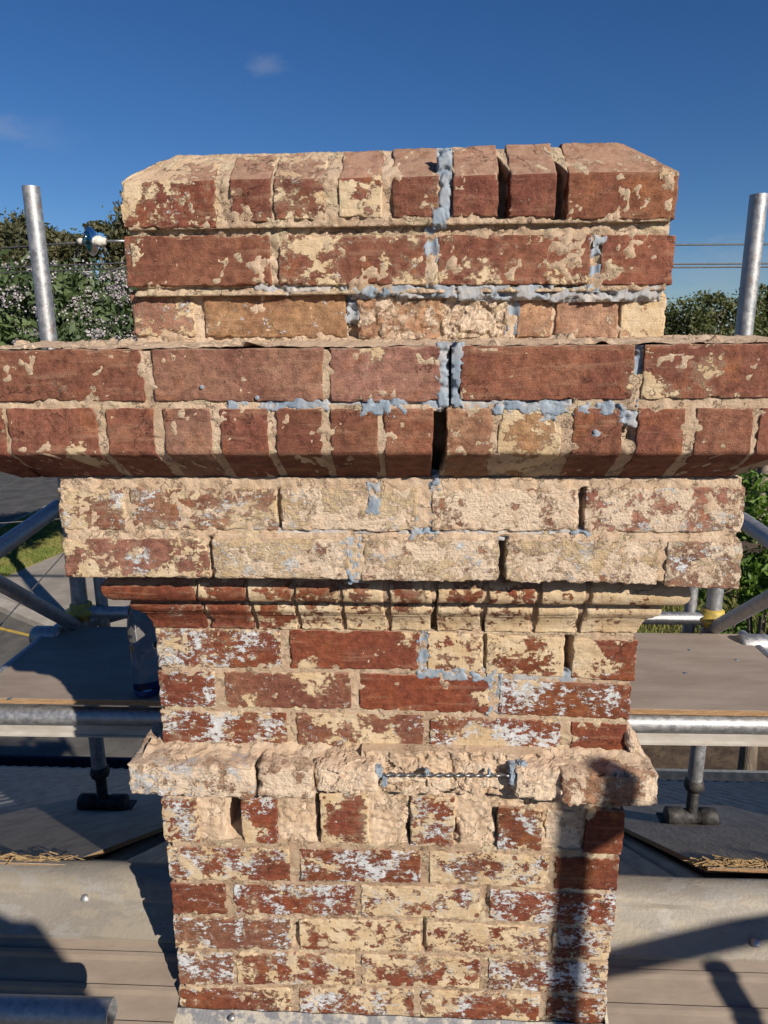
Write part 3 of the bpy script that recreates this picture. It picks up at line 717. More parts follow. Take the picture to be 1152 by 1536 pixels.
# ---- two rough rendered courses under the corbel
course(Y_A, [(80, 731), (640, 733), (1120, 731)], [(80, 795), (640, 796), (1120, 799)], [
    (88, 187, dict(col='C', p=.60, wh=.52, rough=1.5, lime=.35)),
    (197, 415, dict(col='P', p=.56, wh=.46, rough=1.4, lime=.42)),
    (421, 626, dict(col='P', p=.56, wh=.4, rough=1.7, chip=1.1, lime=.80)),
    (648, 869, dict(col='P', p=.34, wh=.2, rough=1.4, lime=.64)),
    (877, 1117, dict(col='P', p=.36, wh=.45, rough=1.4, lime=.60))])
course(Y_B, [(90, 808), (640, 809), (1115, 813)], [(90, 866), (313, 866), (640, 872), (1115, 883)], [
    (95, 312, dict(col='P', p=.62, wh=.44, rough=1.5, lime=.3)),
    (319, 523, dict(col='P', p=.54, wh=.46, rough=1.6, chip=1.1, lime=.74)),
    (543, 748, dict(col='P', p=.58, wh=.46, rough=1.8, chip=1.3, lime=.70)),
    (760, 988, dict(col='P', p=.54, wh=.40, rough=1.9, chip=1.5, lime=.76, db=-2)),
    (999, 1112, dict(col='P', p=.46, wh=.50, rough=1.7, lime=.58))])
ax0 = onY(87, 765, Y_A)[0]; ax1 = onY(1116, 765, Y_A)[0]
mortar(ax0+.002, ax1-.002, onY(600, 803, Y_A)[1], zbb+.002, Y_A, .0005, .003, .002, paint=.3, slots=[slot(870, 876, 735, 797, Y_A, .02), slot(415, 420, 735, 797, Y_A, .01), slot(420, 880, 796, 799, Y_A, .008)])
mortar(ax0+.006, ax1-.006, onY(600, 870, Y_B)[1], onY(600, 802, Y_B)[1], Y_B, .002, .003, .002, paint=.3, slots=[slot(749, 759, 808, 872, Y_B, .03), slot(313, 318, 808, 868, Y_B, .01)])
# ---- moulded course: roll, fillet and cove
SX0 = onY(236, 1000, 0.)[0]; SX1 = onY(952, 1000, 0.)[0]
_, zm0 = onY(600, 874, -.075); _, zm3 = onY(600, 946, 0.)
def mprof(f):
    """set-out of the moulding at height fraction f, 0 bottom .. 1 top, in metres from the shaft face"""
    f = np.asarray(f); o = np.zeros_like(f)
    cove = .001+.012*sst(.0, .30, f)*f/.30
    o = np.where(f < .30, cove, o)
    g2 = (f-.34)/.22; o = np.where((f >= .30), .018+.010*np.sqrt(np.clip(1-(2*np.clip(g2, 0, 1)-1)**2, 0, 1)), o)
    g1 = (f-.58)/.42; o = np.where((f >= .58), .036+.024*np.sqrt(np.clip(1-(2*np.clip(g1, 0, 1)-1)**2, 0, 1)), o)
    return o
HM = zm0-zm3
def mshape(end=0):
    def f(x0, x1, zb, zt):
        def g(P, u, q, t):
            fr = np.clip((P[:, 2]-zm3)/HM, 0, 1); o = mprof(fr)
            P[:, 1] -= o*np.clip(1-t, 0, 1)
            if end < 0: P[:, 0] = x1-(x1-P[:, 0])*(x1-x0+o)/(x1-x0)
            if end > 0: P[:, 0] = x0+(P[:, 0]-x0)*(x1-x0+o)/(x1-x0)
            return P
        return g
    f.bind = True; return f
mj = [None, 298, 372, 440, 511, 580, 652, 729, 807, 881, None]
mp = [.36, .44, .58, .64, .66, .72, .64, .66, .74, .78]; mc = 'RRRRBRRRRR'
for i in range(10):
    gap = .0035 if i not in (5, 6, 8) else .005
    x0 = SX0 if mj[i] is None else onY(mj[i], 905, -.05)[0]+gap
    x1 = SX1 if mj[i+1] is None else onY(mj[i+1], 905, -.05)[0]-gap
    dz = .0006*math.sin(i*2.3)
    brick(x0, x1, [zm3+dz]*2, [zm0+dz]*2, 0., depth=.10, col=mc[i], p=mp[i], wh=.22, r=.002, res=.0026, chip=.9, rough=1.1,
          shape=mshape(-1 if i == 0 else 1 if i == 9 else 0)(x0, x1, 0, 0), name='moulded_brick')
def mmort(P, u, q, t):
    fr = np.clip((P[:, 2]-zm3)/HM, 0, 1); o = mprof(fr); c = (SX0+SX1)/2; hw = (SX1-SX0)/2
    P[:, 1] -= o*np.clip(1-t, 0, 1); P[:, 0] = c+(P[:, 0]-c)*(hw+o)/hw; return P
mortar(SX0+.004, SX1-.004, zm3-.006, zm0+.006, 0., .006, .003, .002, paint=.35, dark=.4, shape=mmort,
       slots=[slot(648, 656, 870, 950, 0., .02), slot(877, 886, 870, 960, 0., .02), slot(726, 732, 870, 950, 0., .02)])
# ---- shaft, three courses
course(0., [(230, 942), (600, 946), (960, 961)], [(230, 1001), (600, 1004), (960, 1022)], [
    (235, 422, dict(col='R', p=.46, wh=.50, spots=[(.1, .5, .03, .2, 0)])),
    (435, 630, dict(col='R', p=.16, wh=.12, spots=[(.15, .1, .03, .5, .1), (.9, .85, .03, .4, 0)])),
    (641, 725, dict(col='R', p=.60, wh=.25)),
    (729, 847, dict(col='R', p=.60, wh=.30)),
    (858, 955, dict(col='R', p=.32, wh=.25, spots=[(.2, .5, .045, .5, .2)]))], padd=.04, wadd=.07)
course(0., [(230, 1007), (600, 1010), (960, 1029)], [(230, 1060), (600, 1065), (960, 1081)], [
    (238, 323, dict(col='R', p=.42, wh=.48)),
    (337, 526, dict(col='B', p=.28, wh=.28, lime=.12, spots=[(.2, .1, .03, .4, 0), (.7, .95, .04, .4, 0)])),
    (539, 733, dict(col='R', p=.12, wh=.12, spots=[(.95, .5, .03, .5, 0)])),
    (748, 947, dict(col='R', p=.28, wh=.44, spots=[(.2, .7, .04, .25, .15)]))], padd=.04, wadd=.07)
course(0., [(230, 1066), (600, 1071), (960, 1087)], [(230, 1118), (600, 1126), (960, 1139)], [
    (242, 431, dict(col='R', p=.47, wh=.50)),
    (445, 636, dict(col='B', p=.42, wh=.35, spots=[(.3, .9, .04, .3, 0), (.6, .1, .05, .3, 0)])),
    (645, 841, dict(col='R', p=.42, wh=.44, spots=[(.5, .05, .07, .5, .1), (.6, .8, .05, -.3, 0)])),
    (856, 940, dict(col='R', p=.20, wh=.25, spots=[(.05, .5, .02, .3, .2)]))], padd=.04, wadd=.07)
sx0 = onY(239, 1030, 0.)[0]; sx1 = onY(949, 1030, 0.)[0]
mortar(sx0, sx1, onY(600, 1150, 0.)[1], zm3-.001, 0., .0012, .0025, .0015, paint=.46, dark=.42, slots=[slot(848, 857, 955, 1012, 0., .03), slot(725, 729, 955, 1003, 0., .01)])
# ---- plinth band, broken away in the middle
def rubble(x0, x1, z0, z1, yf, depth, amp, sc, col='L', lime=.8, p=.3, wh=.2, shape=None, res=.0027, name='mortar_lump', ny=22):
    _seed[0] += 1; so = np.random.RandomState(_seed[0]).rand(3)*50
    u, t, q, Fc = lattice(max(6, int((x1-x0)/res)), ny, max(6, int((z1-z0)/res)))
    P = np.stack([x0+u*(x1-x0), yf+t*depth, z0+q*(z1-z0)], 1)
    c = np.array([(x0+x1)/2, yf+depth/2, (z0+z1)/2]); h = np.array([(x1-x0)/2, depth/2, (z1-z0)/2])
    k = (P-c)/h; rad = (np.abs(k)**6).sum(1)**(1/6); N = k/np.linalg.norm(k, axis=1)[:, None]
    P = c+k/rad[:, None]*h*1.0
    if shape is not None: P = shape(P, u, q, t)
    Q = P+so; d = amp*.45*fbm(Q, sc*.8, 3, .6)+amp*.55*facet(Q, sc*.9)+amp*.22*facet(Q, sc*2.6, 2)+amp*.18*fbm(Q, sc*4, 2)
    P = P+N*d[:, None]
    return mk(name, P, Fc, 'painted_brick', chim, False, {'paint': p+.1*fbm(P, 12, 2), 'white': wh+.1*fbm(P+3, 12, 2), 'lime': lime+.2*fbm(P+5, 14, 2)}, color=COLS[col])
_, zpt = onY(600, 1158, Y_P); _, zpb = onY(600, 1205, Y_P)
PX0 = onY(191, 1170, Y_P)[0]; PX1 = onY(987, 1190, Y_P)[0]
def ptop(k):
    def f(P, u, q, t):
        P[:, 2] += k*np.clip(t, 0, 1)*np.where(q > .5, 1, 0); return P
    return f
xq = lambda px: onY(px, 1180, Y_P)[0]
def pl(xa, xb, **o):
    zt = onY(300, 1148, Y_P)[1]; brick(xa, xb, [zpb+.003, zpb+.001], [zpt+.004, zpt+.002], Y_P, depth=.14, **o)
pl(PX0, xq(381), col='O', p=.34, wh=.50, lime=.66, rough=1.7, chip=1.6, r=.005)
pl(xq(386), xq(470), col='O', p=.36, wh=.25, lime=.66, rough=1.8, chip=2, r=.005)
rubble(xq(466), xq(568), zpb+.008, zpt+.006, Y_P+.004, .12, .007, 30, lime=.95)
rubble(xq(770), xq(860), zpb+.002, zpt+.008, Y_P+.008, .12, .008, 30, lime=.95)
pl(xq(840), PX1, col='O', p=.28, wh=.25, lime=.55, rough=1.9, chip=2.2, r=.006)
xm0, xm1 = xq(540), xq(820)
def rough_panel(x0, x1, z0, z1, yf, amp, name='broken_face', dip=None):
    res = .003; nx = int((x1-x0)/res); nz = int((z1-z0)/res); u, t, q, Fc = lattice(nx, 3, nz)
    P = np.stack([x0+u*(x1-x0), yf+t*.05, z0+q*(z1-z0)], 1)
    P[:, 1] += (amp*.6*fbm(P, 20, 4, .6)+amp*.6*facet(P, 26)+amp*.25*facet(P, 75, 2)+amp*.15*fbm(P, 120, 2))*(1-t)
    if dip is not None: P[:, 1] += dip(P)*(1-t)
    return mk(name, P, Fc, 'lime_mortar', chim, False, {'paint': .18+.1*fbm(P, 12, 2), 'dark': np.clip(.05+.3*fbm(P, 14, 2), 0, 1)})
rough_panel(xm0, xm1, zpb-.004, zpt+.016, -.026, .009)
for i, (a, b, zz, yy) in enumerate([(575, 640, .52, -.034), (640, 700, .30, -.030), (700, 768, .36, -.036), (600, 660, .05, -.030), (690, 745, .75, -.032)]):
    zc = zpb+(zpt-zpb)*zz; rubble(xq(a), xq(b), zc-.014, zc+.012, yy+.004, .04, .006, 40, lime=.92, p=.1)
# mortar haunch on the ledge and the lumps standing on its ends
def haunch(x0, x1, z0, z1, y0=Y_P+.012, y1=.012):
    res = .004; nx = int((x1-x0)/res); ny = 16
    xs, ys = np.meshgrid(np.linspace(x0, x1, nx+1), np.linspace(y0, y1, ny+1), indexing='ij'); k = (ys-y0)/(y1-y0)
    P = np.stack([xs, ys, z0+(z1-z0)*k**1.3], -1).reshape(-1, 3); P[:, 2] += .007*fbm(P, 30, 4, .6)
    i, j = np.meshgrid(np.arange(nx), np.arange(ny), indexing='ij'); a = (i*(ny+1)+j).ravel()
    mk('mortar_haunch', P, np.stack([a, a+ny+1, a+ny+2, a+1], 1), 'lime_mortar', chim, True, {'paint': .22, 'dark': .05})
haunch(PX0+.02, xq(560), zpt-.004, zpt+.016); haunch(xq(800), PX1-.02, zpt-.006, zpt+.020)
def wedge(side, px_in, px_top, y_top, px_out):
    xi, zt = onY(px_in, y_top, .02); xo = PX0 if side < 0 else PX1
    x0, x1 = (xo+.004, xi+.012) if side < 0 else (xi-.012, xo-.004)
    def f(P, u, q, t):
        k = u if side < 0 else 1-u
        P[:, 2] = zpt-.02+(P[:, 2]-zpt+.02)*np.clip(.28+.9*k**.8, 0, 1.05); return P
    rubble(x0, x1, zpt-.02, zt, -.012, .22, .007, 32, lime=.95, p=.12, shape=f, col='L')
wedge(-1, 241, 222, 1108, 195); wedge(1, 944, 945, 1086, 985)
# ---- header course, every other header hacked back
hr = dict(col='L', p=.12, wh=.1, rough=3.6, chip=1.6, lime=1.0, dy=.012)
course(0., [(240, 1200), (600, 1203), (940, 1222)], [(240, 1264), (600, 1268), (940, 1283)], [
    (243, 296, dict(col='R', p=.52, wh=.62)),
    (299, 337, dict(hr)),
    (362, 416, dict(col='R', p=.40, wh=.46, spots=[(.1, .3, .02, .5, 0)], dt=-4)),
    (419, 474, dict(hr)),
    (480, 553, dict(col='R', p=.60, wh=.30, spots=[(.45, .4, .025, -.45, 0)], dt=-12)),
    (558, 610, dict(hr)),
    (615, 682, dict(col='R', p=.50, wh=.60, dt=-10)),
    (685, 741, dict(hr, dt=-6)),
    (746, 814, dict(col='R', p=.48, wh=.44, spots=[(.5, .6, .03, -.3, 0)])),
    (818, 872, dict(hr, rough=2.2, dy=.004)),
    (877, 936, dict(col='R', p=.18, wh=.15, spots=[(.1, .9, .02, .5, 0)], dt=-4))], padd=.04, wadd=.07)
lx0 = onY(247, 1235, 0.)[0]; lx1 = onY(933, 1250, 0.)[0]
mortar(lx0, lx1, onY(600, 1272, 0.)[1], onY(600, 1190, 0.)[1], 0., .006, .005, .003, paint=.25,
       slots=[slot(338, 360, 1203, 1256, 0., .09), slot(474, 481, 1195, 1260, 0., .03), slot(609, 616, 1225, 1268, 0., .03), slot(740, 746, 1215, 1260, 0., .015), slot(682, 686, 1235, 1268, 0., .02)])
# ---- lower shaft
course(0., [(245, 1271), (600, 1275), (935, 1289)], [(245, 1320), (600, 1324), (935, 1337)], [
    (252, 435, dict(col='R', p=.52, wh=.48, spots=[(.85, .3, .03, -.4, -.2)])),
    (450, 631, dict(col='R', p=.42, wh=.62)),
    (644, 826, dict(col='R', p=.60, wh=.52)),
    (832, 928, dict(col='R', p=.30, wh=.25))], padd=.07, wadd=.10)
course(0., [(245, 1325), (600, 1329), (935, 1342)], [(245, 1371), (600, 1375), (935, 1391)], [
    (257, 340, dict(col='R', p=.30, wh=.30)),
    (351, 534, dict(col='R', p=.40, wh=.45)),
    (541, 720, dict(col='R', p=.58, wh=.58)),
    (734, 924, dict(col='R', p=.40, wh=.60))], padd=.07, wadd=.10)
course(0., [(245, 1376), (600, 1380), (935, 1396)], [(245, 1423), (600, 1427), (935, 1442)], [
    (261, 436, dict(col='B', p=.40, wh=.42)),
    (449, 631, dict(col='R', p=.60, wh=.30)),
    (638, 823, dict(col='R', p=.55, wh=.42)),
    (829, 917, dict(col='R', p=.46, wh=.40))], padd=.07, wadd=.10)
course(0., [(245, 1428), (600, 1432), (935, 1447)], [(245, 1477), (600, 1478), (935, 1494)], [
    (267, 350, dict(col='B', p=.44, wh=.45)),
    (355, 533, dict(col='R', p=.52, wh=.36)),
    (542, 720, dict(col='R', p=.56, wh=.40)),
    (732, 912, dict(col='R', p=.44, wh=.58))], padd=.07, wadd=.10)
course(0., [(245, 1482), (600, 1483), (935, 1499)], [(245, 1526), (600, 1528), (935, 1544)], [
    (269, 436, dict(col='R', p=.55, wh=.42, spots=[(.4, .05, .06, -.4, -.3)])),
    (449, 621, dict(col='R', p=.52, wh=.50)),
    (631, 810, dict(col='R', p=.55, wh=.40, spots=[(.5, .0, .05, -.4, 0)])),
    (820, 910, dict(col='R', p=.40, wh=.40))], padd=.07, wadd=.10)
zroof = roofz(0)-.05
mortar(lx0+.006, lx1-.006, zroof, onY(600, 1268, 0.)[1], 0., .0014, .0025, .0015, paint=.46, dark=.62, slots=[slot(440, 447, 1385, 1420, 0., .01), slot(634, 637, 1380, 1425, 0., .01), slot(722, 732, 1330, 1370, 0., .006)])
# base flashing with a screw
fx0 = onY(262, 1530, -.004)[0]; fx1 = onY(916, 1530, -.004)[0]; fz = onY(600, 1526, -.006)[1]
fm = MB()
for i in range(40):
    xa = fx0+(fx1-fx0)*i/40; xb = fx0+(fx1-fx0)*(i+1)/40
    za, zb_ = fz+.0015*math.sin(i*1.3), fz+.0015*math.sin((i+1)*1.3)
    fm.add([(xa, -.004, za), (xb, -.004, zb_), (xb, -.010, zb_-.004), (xa, -.010, za-.004), (xa, -.012, fz-.05), (xb, -.012, fz-.05), (xa, -.11, roofz(-.11)+.012), (xb, -.11, roofz(-.11)+.012)],
           [(0,3,2,1),(3,4,5,2),(4,6,7,5)])
flash = fm.build('base_flashing', 'flashing_lead', chim, True)
p = onY(348, 1527, -.014)
MB().lathe((p[0], -.014, p[1]), [(.0005, -.006), (.005, -.005), (.007, -.001), (.007, .006)], 10, 'y').build('flashing_screw', 'galvanised_steel', flash, True)
# ---- side walls of the chimney, course by course
def side_bricks():
    rs = random.Random(5)
    def row(xs0, xs1, zb, zt, yf, cols, p, wh, lime=.15, jog=0):
        y0 = yf+.108; L = DEPTH-y0; cut = [0, .46+.1*jog, 1]
        for sgn, xx in ((-1, xs0), (1, xs1)):
            for a, b in zip(cut[:-1], cut[1:]):
                ya, yb = y0+a*L+.004, y0+b*L-.004
                # a front-facing brick turned onto the side
                if sgn < 0: xf = lambda P, xx=xx, yb=yb: np.stack([xx+P[:, 1], yb-P[:, 0], P[:, 2]], 1)
                else: xf = lambda P, xx=xx, ya=ya: np.stack([xx-P[:, 1], ya+P[:, 0], P[:, 2]], 1)
                brick(0, yb-ya, [zb, zb], [zt, zt], 0., depth=.06, col=rs.choice(cols), p=p, wh=wh, lime=lime, res=.011, xf=xf)
    def zz(y, Y): return onY(600, y, Y)[1]
    row(nx0, nx1, zz(427, Y_R2), zz(352, Y_R2), Y_R2, 'CCB', .3, .2)
    row(mx0-.002, mx1+.002, zz(507, Y_R3), zz(438, Y_R3), Y_R3, 'TO', .4, .3, .3, 1)
    row(KX0, KX1, zz(602, Y_K), zz(521, Y_K), Y_K+.001, 'CP', .2, .1)
    row(ax0, ax1, zz(796, Y_A), zz(733, Y_A), Y_A, 'PC', .45, .4, .4, 1)
    row(ax0+.003, ax1-.003, zz(871, Y_B), zz(809, Y_B), Y_B, 'PL', .5, .4, .5)
    for i, (a, b) in enumerate([(946, 1004), (1010, 1065), (1071, 1126), (1206, 1268), (1275, 1324), (1329, 1375), (1380, 1427), (1432, 1478), (1483, 1528)]):
        x0 = SX0 if i < 3 else lx0-.004; x1 = SX1 if i < 3 else lx1+.004
        row(x0, x1, zz(b, 0.), zz(a, 0.), 0., 'RRB', .45, .4, .1, i % 2)
side_bricks()
# ---- blue grey grout pressed into the cracks
def grout(xa, xb, ya, yb, Y, h=.004, sand=.0, amp=.004, dive=.0, seed=0, sc=60):
    ym = (ya+yb)/2; x0 = onY(xa, ym, Y)[0]-.006; x1 = onY(xb, ym, Y)[0]+.006; z1 = onY((xa+xb)/2, ya, Y)[1]+.006; z0 = onY((xa+xb)/2, yb, Y)[1]-.006
    res = .002; nx = max(6, int((x1-x0)/res)); nz = max(6, int((z1-z0)/res))
    X, Z = np.meshgrid(np.linspace(x0, x1, nx+1), np.linspace(z0, z1, nz+1), indexing='ij')
    P = np.stack([X.ravel(), np.full(X.size, Y), Z.ravel()], 1); so = seed*3.7+xa*.13
    ed = np.minimum(np.minimum(P[:, 0]-x0, x1-P[:, 0]), np.minimum(P[:, 2]-z0, z1-P[:, 2]))
    hh = min(h, .0012)-.010*(1-sst(-.001, .0034, ed+.0075*fbm(P+so, sc*.8, 4, .65)))
    hh += amp*.32*fbm(P+so+9, sc*.6, 3, .6)+amp*.10*fbm(P+so, 260, 2)-amp*1.8*sst(.15, .5, fbm(P+so+21, 48, 3, .6))
    P[:, 1] -= hh; P[:, 1] += dive*sst(0, 1, 1-np.abs((P[:, 0]-(x0+x1)/2)/((x1-x0)/2)))
    i, j = np.meshgrid(np.arange(nx), np.arange(nz), indexing='ij'); a = (i*(nz+1)+j).ravel()
    return mk('grout_smear', P, np.stack([a, a+nz+1, a+nz+2, a+1], 1), 'blue_grey_grout', chim, True, {'sand': np.clip(sand*.8+.05+.6*fbm(P, 30, 3), 0, 1)})
G = [(661, 672, 226, 322, Y_CAP, .001, 0, .005, .0), (654, 664, 318, 336, Y_CAP, .002, 0, .004, 0), (641, 653, 328, 425, Y_R2, .001, 0, .004, .004), (887, 899, 360, 432, Y_R2, .001, .1, .005, .004), (896, 908, 356, 364, Y_R2, .003, 0, .003, 0),
     (530, 700, 431, 441, Y_R2, -.002, .15, .006, 0), (380, 560, 430, 436, Y_R2, -.004, .8, .006, 0), (690, 830, 430, 444, Y_R2, -.002, .3, .006, 0), (830, 990, 430, 446, Y_R2, -.004, .7, .008, 0),
     (522, 533, 436, 480, Y_R3, .0, .3, .005, .004), (764, 774, 438, 496, Y_R3, .0, 0, .005, .004), (940, 985, 438, 470, Y_R3, -.0015, .5, .006, 0),
     (660, 667, 520, 606, Y_K, .002, 0, .004, 0), (684, 690, 520, 604, Y_K, .002, 0, .004, 0), (953, 963, 525, 596, Y_K, -.001, 0, .004, .004),
     (345, 492, 604, 612, Y_K, .001, .1, .004, 0), (490, 545, 603, 612, Y_K, -.003, .9, .005, 0), (545, 606, 604, 620, Y_K, .002, .0, .004, 0), (600, 660, 604, 612, Y_K, -.001, .6, .005, 0), (525, 548, 620, 634, Y_K, .0005, .3, .003, 0),
     (695, 752, 604, 611, Y_K, -.001, .8, .004, 0), (745, 950, 606, 616, Y_K, .002, .05, .004, 0), (930, 950, 612, 634, Y_K, .002, 0, .004, 0), (784, 800, 630, 664, Y_K, .0, .1, .005, 0), (888, 899, 642, 654, Y_K, .002, .2, .003, 0), (800, 832, 618, 628, Y_K, .001, .3, .004, 0),
     (650, 660, 712, 735, Y_A, .004, 0, .004, 0), (627, 645, 728, 792, Y_A, -.001, .2, .005, .003), (553, 566, 728, 766, Y_A, .002, 0, .004, 0), (380, 640, 797, 806, Y_A, -.003, .9, .004, 0), (615, 660, 795, 815, Y_A, .002, .1, .006, 0), (660, 850, 799, 808, Y_A, -.003, .9, .004, 0), (862, 888, 799, 822, Y_A, .003, .0, .006, 0),
     (525, 539, 806, 872, Y_B, .001, .1, .005, .003), (630, 640, 944, 1006, 0., .001, 0, .003, .002), (625, 740, 1006, 1019, 0., .001, .1, .004, 0), (740, 860, 1009, 1021, 0., -.001, .6, .004, 0), (735, 749, 1015, 1072, 0., .001, .1, .004, .003)]
for i, (a, b, c, d, Y, h, sa, am, dv) in enumerate(G): grout(a, b, c, d, Y, h-(.0018 if Y < -.15 else .0004), sa, am*.6, dv, i)
# wall ties: small plugs with a screw head
for px, py, Y in ((302, 581, Y_K), (385, 597, Y_K), (893, 648, Y_K)):
    x, z = onY(px, py, Y-.003)
    MB().lathe((x, Y, z), [(.0006, -.0025), (.0015, -.0028), (.0028, -.0022), (.0033, .002)], 12, 'y').build('wall_plug', 'blue_grey_grout', chim, True)
# ---- twisted stainless bar laid in the broken band
xa, za = onY(566, 1162, -.045); xb, zb_ = onY(776, 1163, -.045)
nseg = 150; V = []; Fc = []
prof = [(math.cos(a)*r, math.sin(a)*r) for a, r in [(k*math.pi/4, (.0046 if k % 4 == 0 else .0016 if k % 2 else .0020)) for k in range(8)]]
for i in range(nseg+1):
    f = i/nseg; a = f*2*math.pi*7
    for (cy, cz) in prof: V.append((xa+(xb-xa)*f, -.045+cy*math.cos(a)-cz*math.sin(a), za+(zb_-za)*f+cy*math.sin(a)+cz*math.cos(a)))
for i in range(nseg):
    for j in range(8): Fc.append((i*8+j, i*8+(j+1) % 8, i*8+8+(j+1) % 8, i*8+8+j))
tag(mk('helical_bar', V, Fc, 'twisted_steel', chim, True), 'twisted stainless steel bar bridging the broken band')
for px, py, s_, Y in ((567, 1160, 1.0, -.052), (577, 1177, .7, -.055), (641, 1160, .55, -.052), (735, 1160, .4, -.05), (774, 1166, 1.9, -.050), (784, 1156, 1.3, -.045)):
    x, z = onY(px, py, Y); rubble(x-.006*s_, x+.006*s_, z-.010*s_, z+.010*s_, Y, .012*s_+.006, .003, 90, name='grout_blob', res=.0016, ny=6).data.materials[0] = MATS['blue_grey_grout']

# ================================================================== THE SCAFFOLD
scaf = empty('scaffold', (0, 1.0, roofz(1.0)), 'galvanised tube scaffold standing on the roof around the chimney', 'scaffold')
YP = 2.17-CD
lp = onY(77, 522, YP); rp = onY(1112, 511, YP); R = .0242
XLp, XRp = lp[0], rp[0]
ztopL = onY(48, 280, YP)[1]; ztopR = onY(1139, 292, YP)[1]
zfoot = roofz(YP)+.03
zbm = CZ-1.0
pipe('standard', (XLp, YP, zfoot+.16), (XLp-.006, YP, ztopL), R, 'scaffold_worn_steel', scaf, 24)
pipe('standard', (XRp, YP, zfoot+.16), (XRp+.006, YP, ztopR), R, 'scaffold_worn_steel', scaf, 24)
DZ = CZ-.90                                    # deck height
# twin end-frame tubes beside each standard
pipe('guard_post', (XLp+.058, YP+.03, DZ-.25), (XLp+.058, YP+.03, CZ-.55), R*.8, 'galvanised_steel', scaf, 16)
pipe('guard_post', (XRp-.058, YP+.03, DZ-.25), (XRp-.058, YP+.03, CZ-.55), R*.8, 'galvanised_steel', scaf, 16)
# rear ledger over the deck edge, front ledger and edge beam
zl = onY(1010, 927, YP)[1]
pipe('ledger', (XLp+.03, YP-.002, zl), (XRp-.03, YP-.002, zl), R*.85, 'galvanised_steel', scaf)
YF = 1.66-CD; zf = onY(200, 1077, YF)[1]; zf2 = onY(1050, 1083, YF)[1]
pipe('ledger', (XLp-.35, YF, zf), (XRp+.35, YF, zf2), R, 'galvanised_steel', scaf, 28)
bz = onY(200, 1101, YF)[1]
m = MB()
prof = [(0, .020), (.03, .020), (.03, -.022), (.0, -.022), (-.006, -.020), (-.006, -.016), (0, -.014)]
nn_ = len(prof)
m.add([(x, YF+.004+py, (zf if x < 0 else zf2)-.042+pz) for x in (XLp-.35, XRp+.35) for py, pz in prof], [(i, (i+1) % nn_, nn_+(i+1) % nn_, nn_+i) for i in range(nn_)])
m.build('edge_beam', 'toe_beam_paint', scaf)
# collars and couplers
def collar(x, y, z, mat, r=R):
    o = MB().lathe((x, y, z), [(r+.001, -.03), (r+.010, -.028), (r+.011, -.012), (r+.024, -.008), (r+.026, .004), (r+.012, .009), (r+.011, .024), (r+.001, .03)], 20).build('collar', mat, scaf, True); return o
collar(XRp, YP, zl+.005, 'yellow_enamel'); collar(XLp, YP, zl+.005, 'yellow_enamel')
# side braces: from the standards forward
def side(pts, X, r, name, mat='galvanised_steel'):
    a, b = [onX(px, py, X) for px, py in pts]; d = (a-b)
    pipe(name, b, a+d*.6, r, mat, scaf)
side([(0, 822), (88, 760)], XLp-.03, R, 'guardrail'); side([(0, 875), (112, 938)], XLp-.0, R*.85, 'brace')
side([(1152, 808), (1113, 780)], XRp+.03, R, 'guardrail'); side([(1152, 898), (1060, 948)], XRp+.0, R*.85, 'brace')
a = at(118, 938, 2.24); b = at(300, 888, 2.24); pipe('brace', a, b, R*.85, 'galvanised_steel', scaf)
# transom ends under the deck on each side, and the rounded end bracket
for X, s_ in ((XLp-.07, -1), (XRp+.09, 1)):
    pipe('transom', (X, YF-.03, DZ-.012), (X, YP-.02, DZ-.012), R*.62, 'galvanised_steel', scaf)
    MB().lathe((X, YP-.10, DZ-.012), [(.0, -.045), (.03, -.045), (.034, -.035), (.034, .035), (.03, .045), (.0, .045)], 14, 'x').build('deck_hook', 'galvanised_steel', scaf, True)
# screw jacks with swivel feet
def jack(x, y):
    zf_ = roofz(y)+.034
    m = MB(); m.tube([(x, y, zf_+.01), (x, y, zf_+.20)], .017, 14)
    for k in range(22): m.lathe((x, y, zf_+.05+k*.007), [(.0165, -.003), (.0195, 0), (.0165, .003)], 12)
    js = m.build('screw_jack', 'black_iron', scaf, True)
    MB().lathe((x, y, zf_+.15), [(.019, -.018), (.03, -.016), (.034, .0), (.03, .016), (.024, .022)], 14).build('jack_nut', 'black_iron', js, True)
    MB().lathe((x, y, zf_+.028), [(.0, -.085), (.026, -.085), (.030, -.08), (.030, -.03), (.026, -.028), (.026, .028), (.030, .03), (.030, .08), (.026, .085), (.0, .085)], 16, 'x').build('swivel_foot', 'black_iron', js, True)
    MB().box((x-.10, y-.05, zf_-.003), (x+.10, y+.05, zf_+.003)).build('base_plate', 'black_iron', js)
jack(XLp, YP); jack(XRp, YP)
# scaffold parts on the camera's side; their shadows fall on the chimney and the roof
def back(px, py, Y, s):
    x, z = onY(px, py, Y); return Vector((x, Y, z))+SUNV*s
q = back(856, 1350, 0., 2.0)
qt = back(850, 1195, Y_P, 2.05)
pipe('standard', (q.x, q.y, roofz(q.y)+.05), (q.x, q.y, qt.z), R, 'galvanised_steel', scaf)
q1 = back(868, 1262, 0., 1.95); q2 = back(960, 1205, 0., 1.95)
pipe('guardrail', q1, q1+(q2-q1).normalized()*1.6, R*1.5, 'galvanised_steel', scaf)

def rf(px, py): return onroof2(px, py)
def onroof2(px, py):
    d = ray(px, py); s = (RZ+.02-SL*(RY-CAM.y)-CAM.z)/(d.z-SL*d.y); return CAM+d*s
for (a0, a1, s_, nm) in (((918, 1447), (1152, 1392), 1.9, 'guardrail'), ((1085, 1452), (1150, 1560), 1.7, 'brace')):
    A, B = rf(*a0)+SUNV*s_, rf(*a1)+SUNV*s_; d = (B-A)
    pipe(nm, A-(d*.12 if nm == 'guardrail' else d*0), B+d*1.4, R*1.0, 'galvanised_steel', scaf)
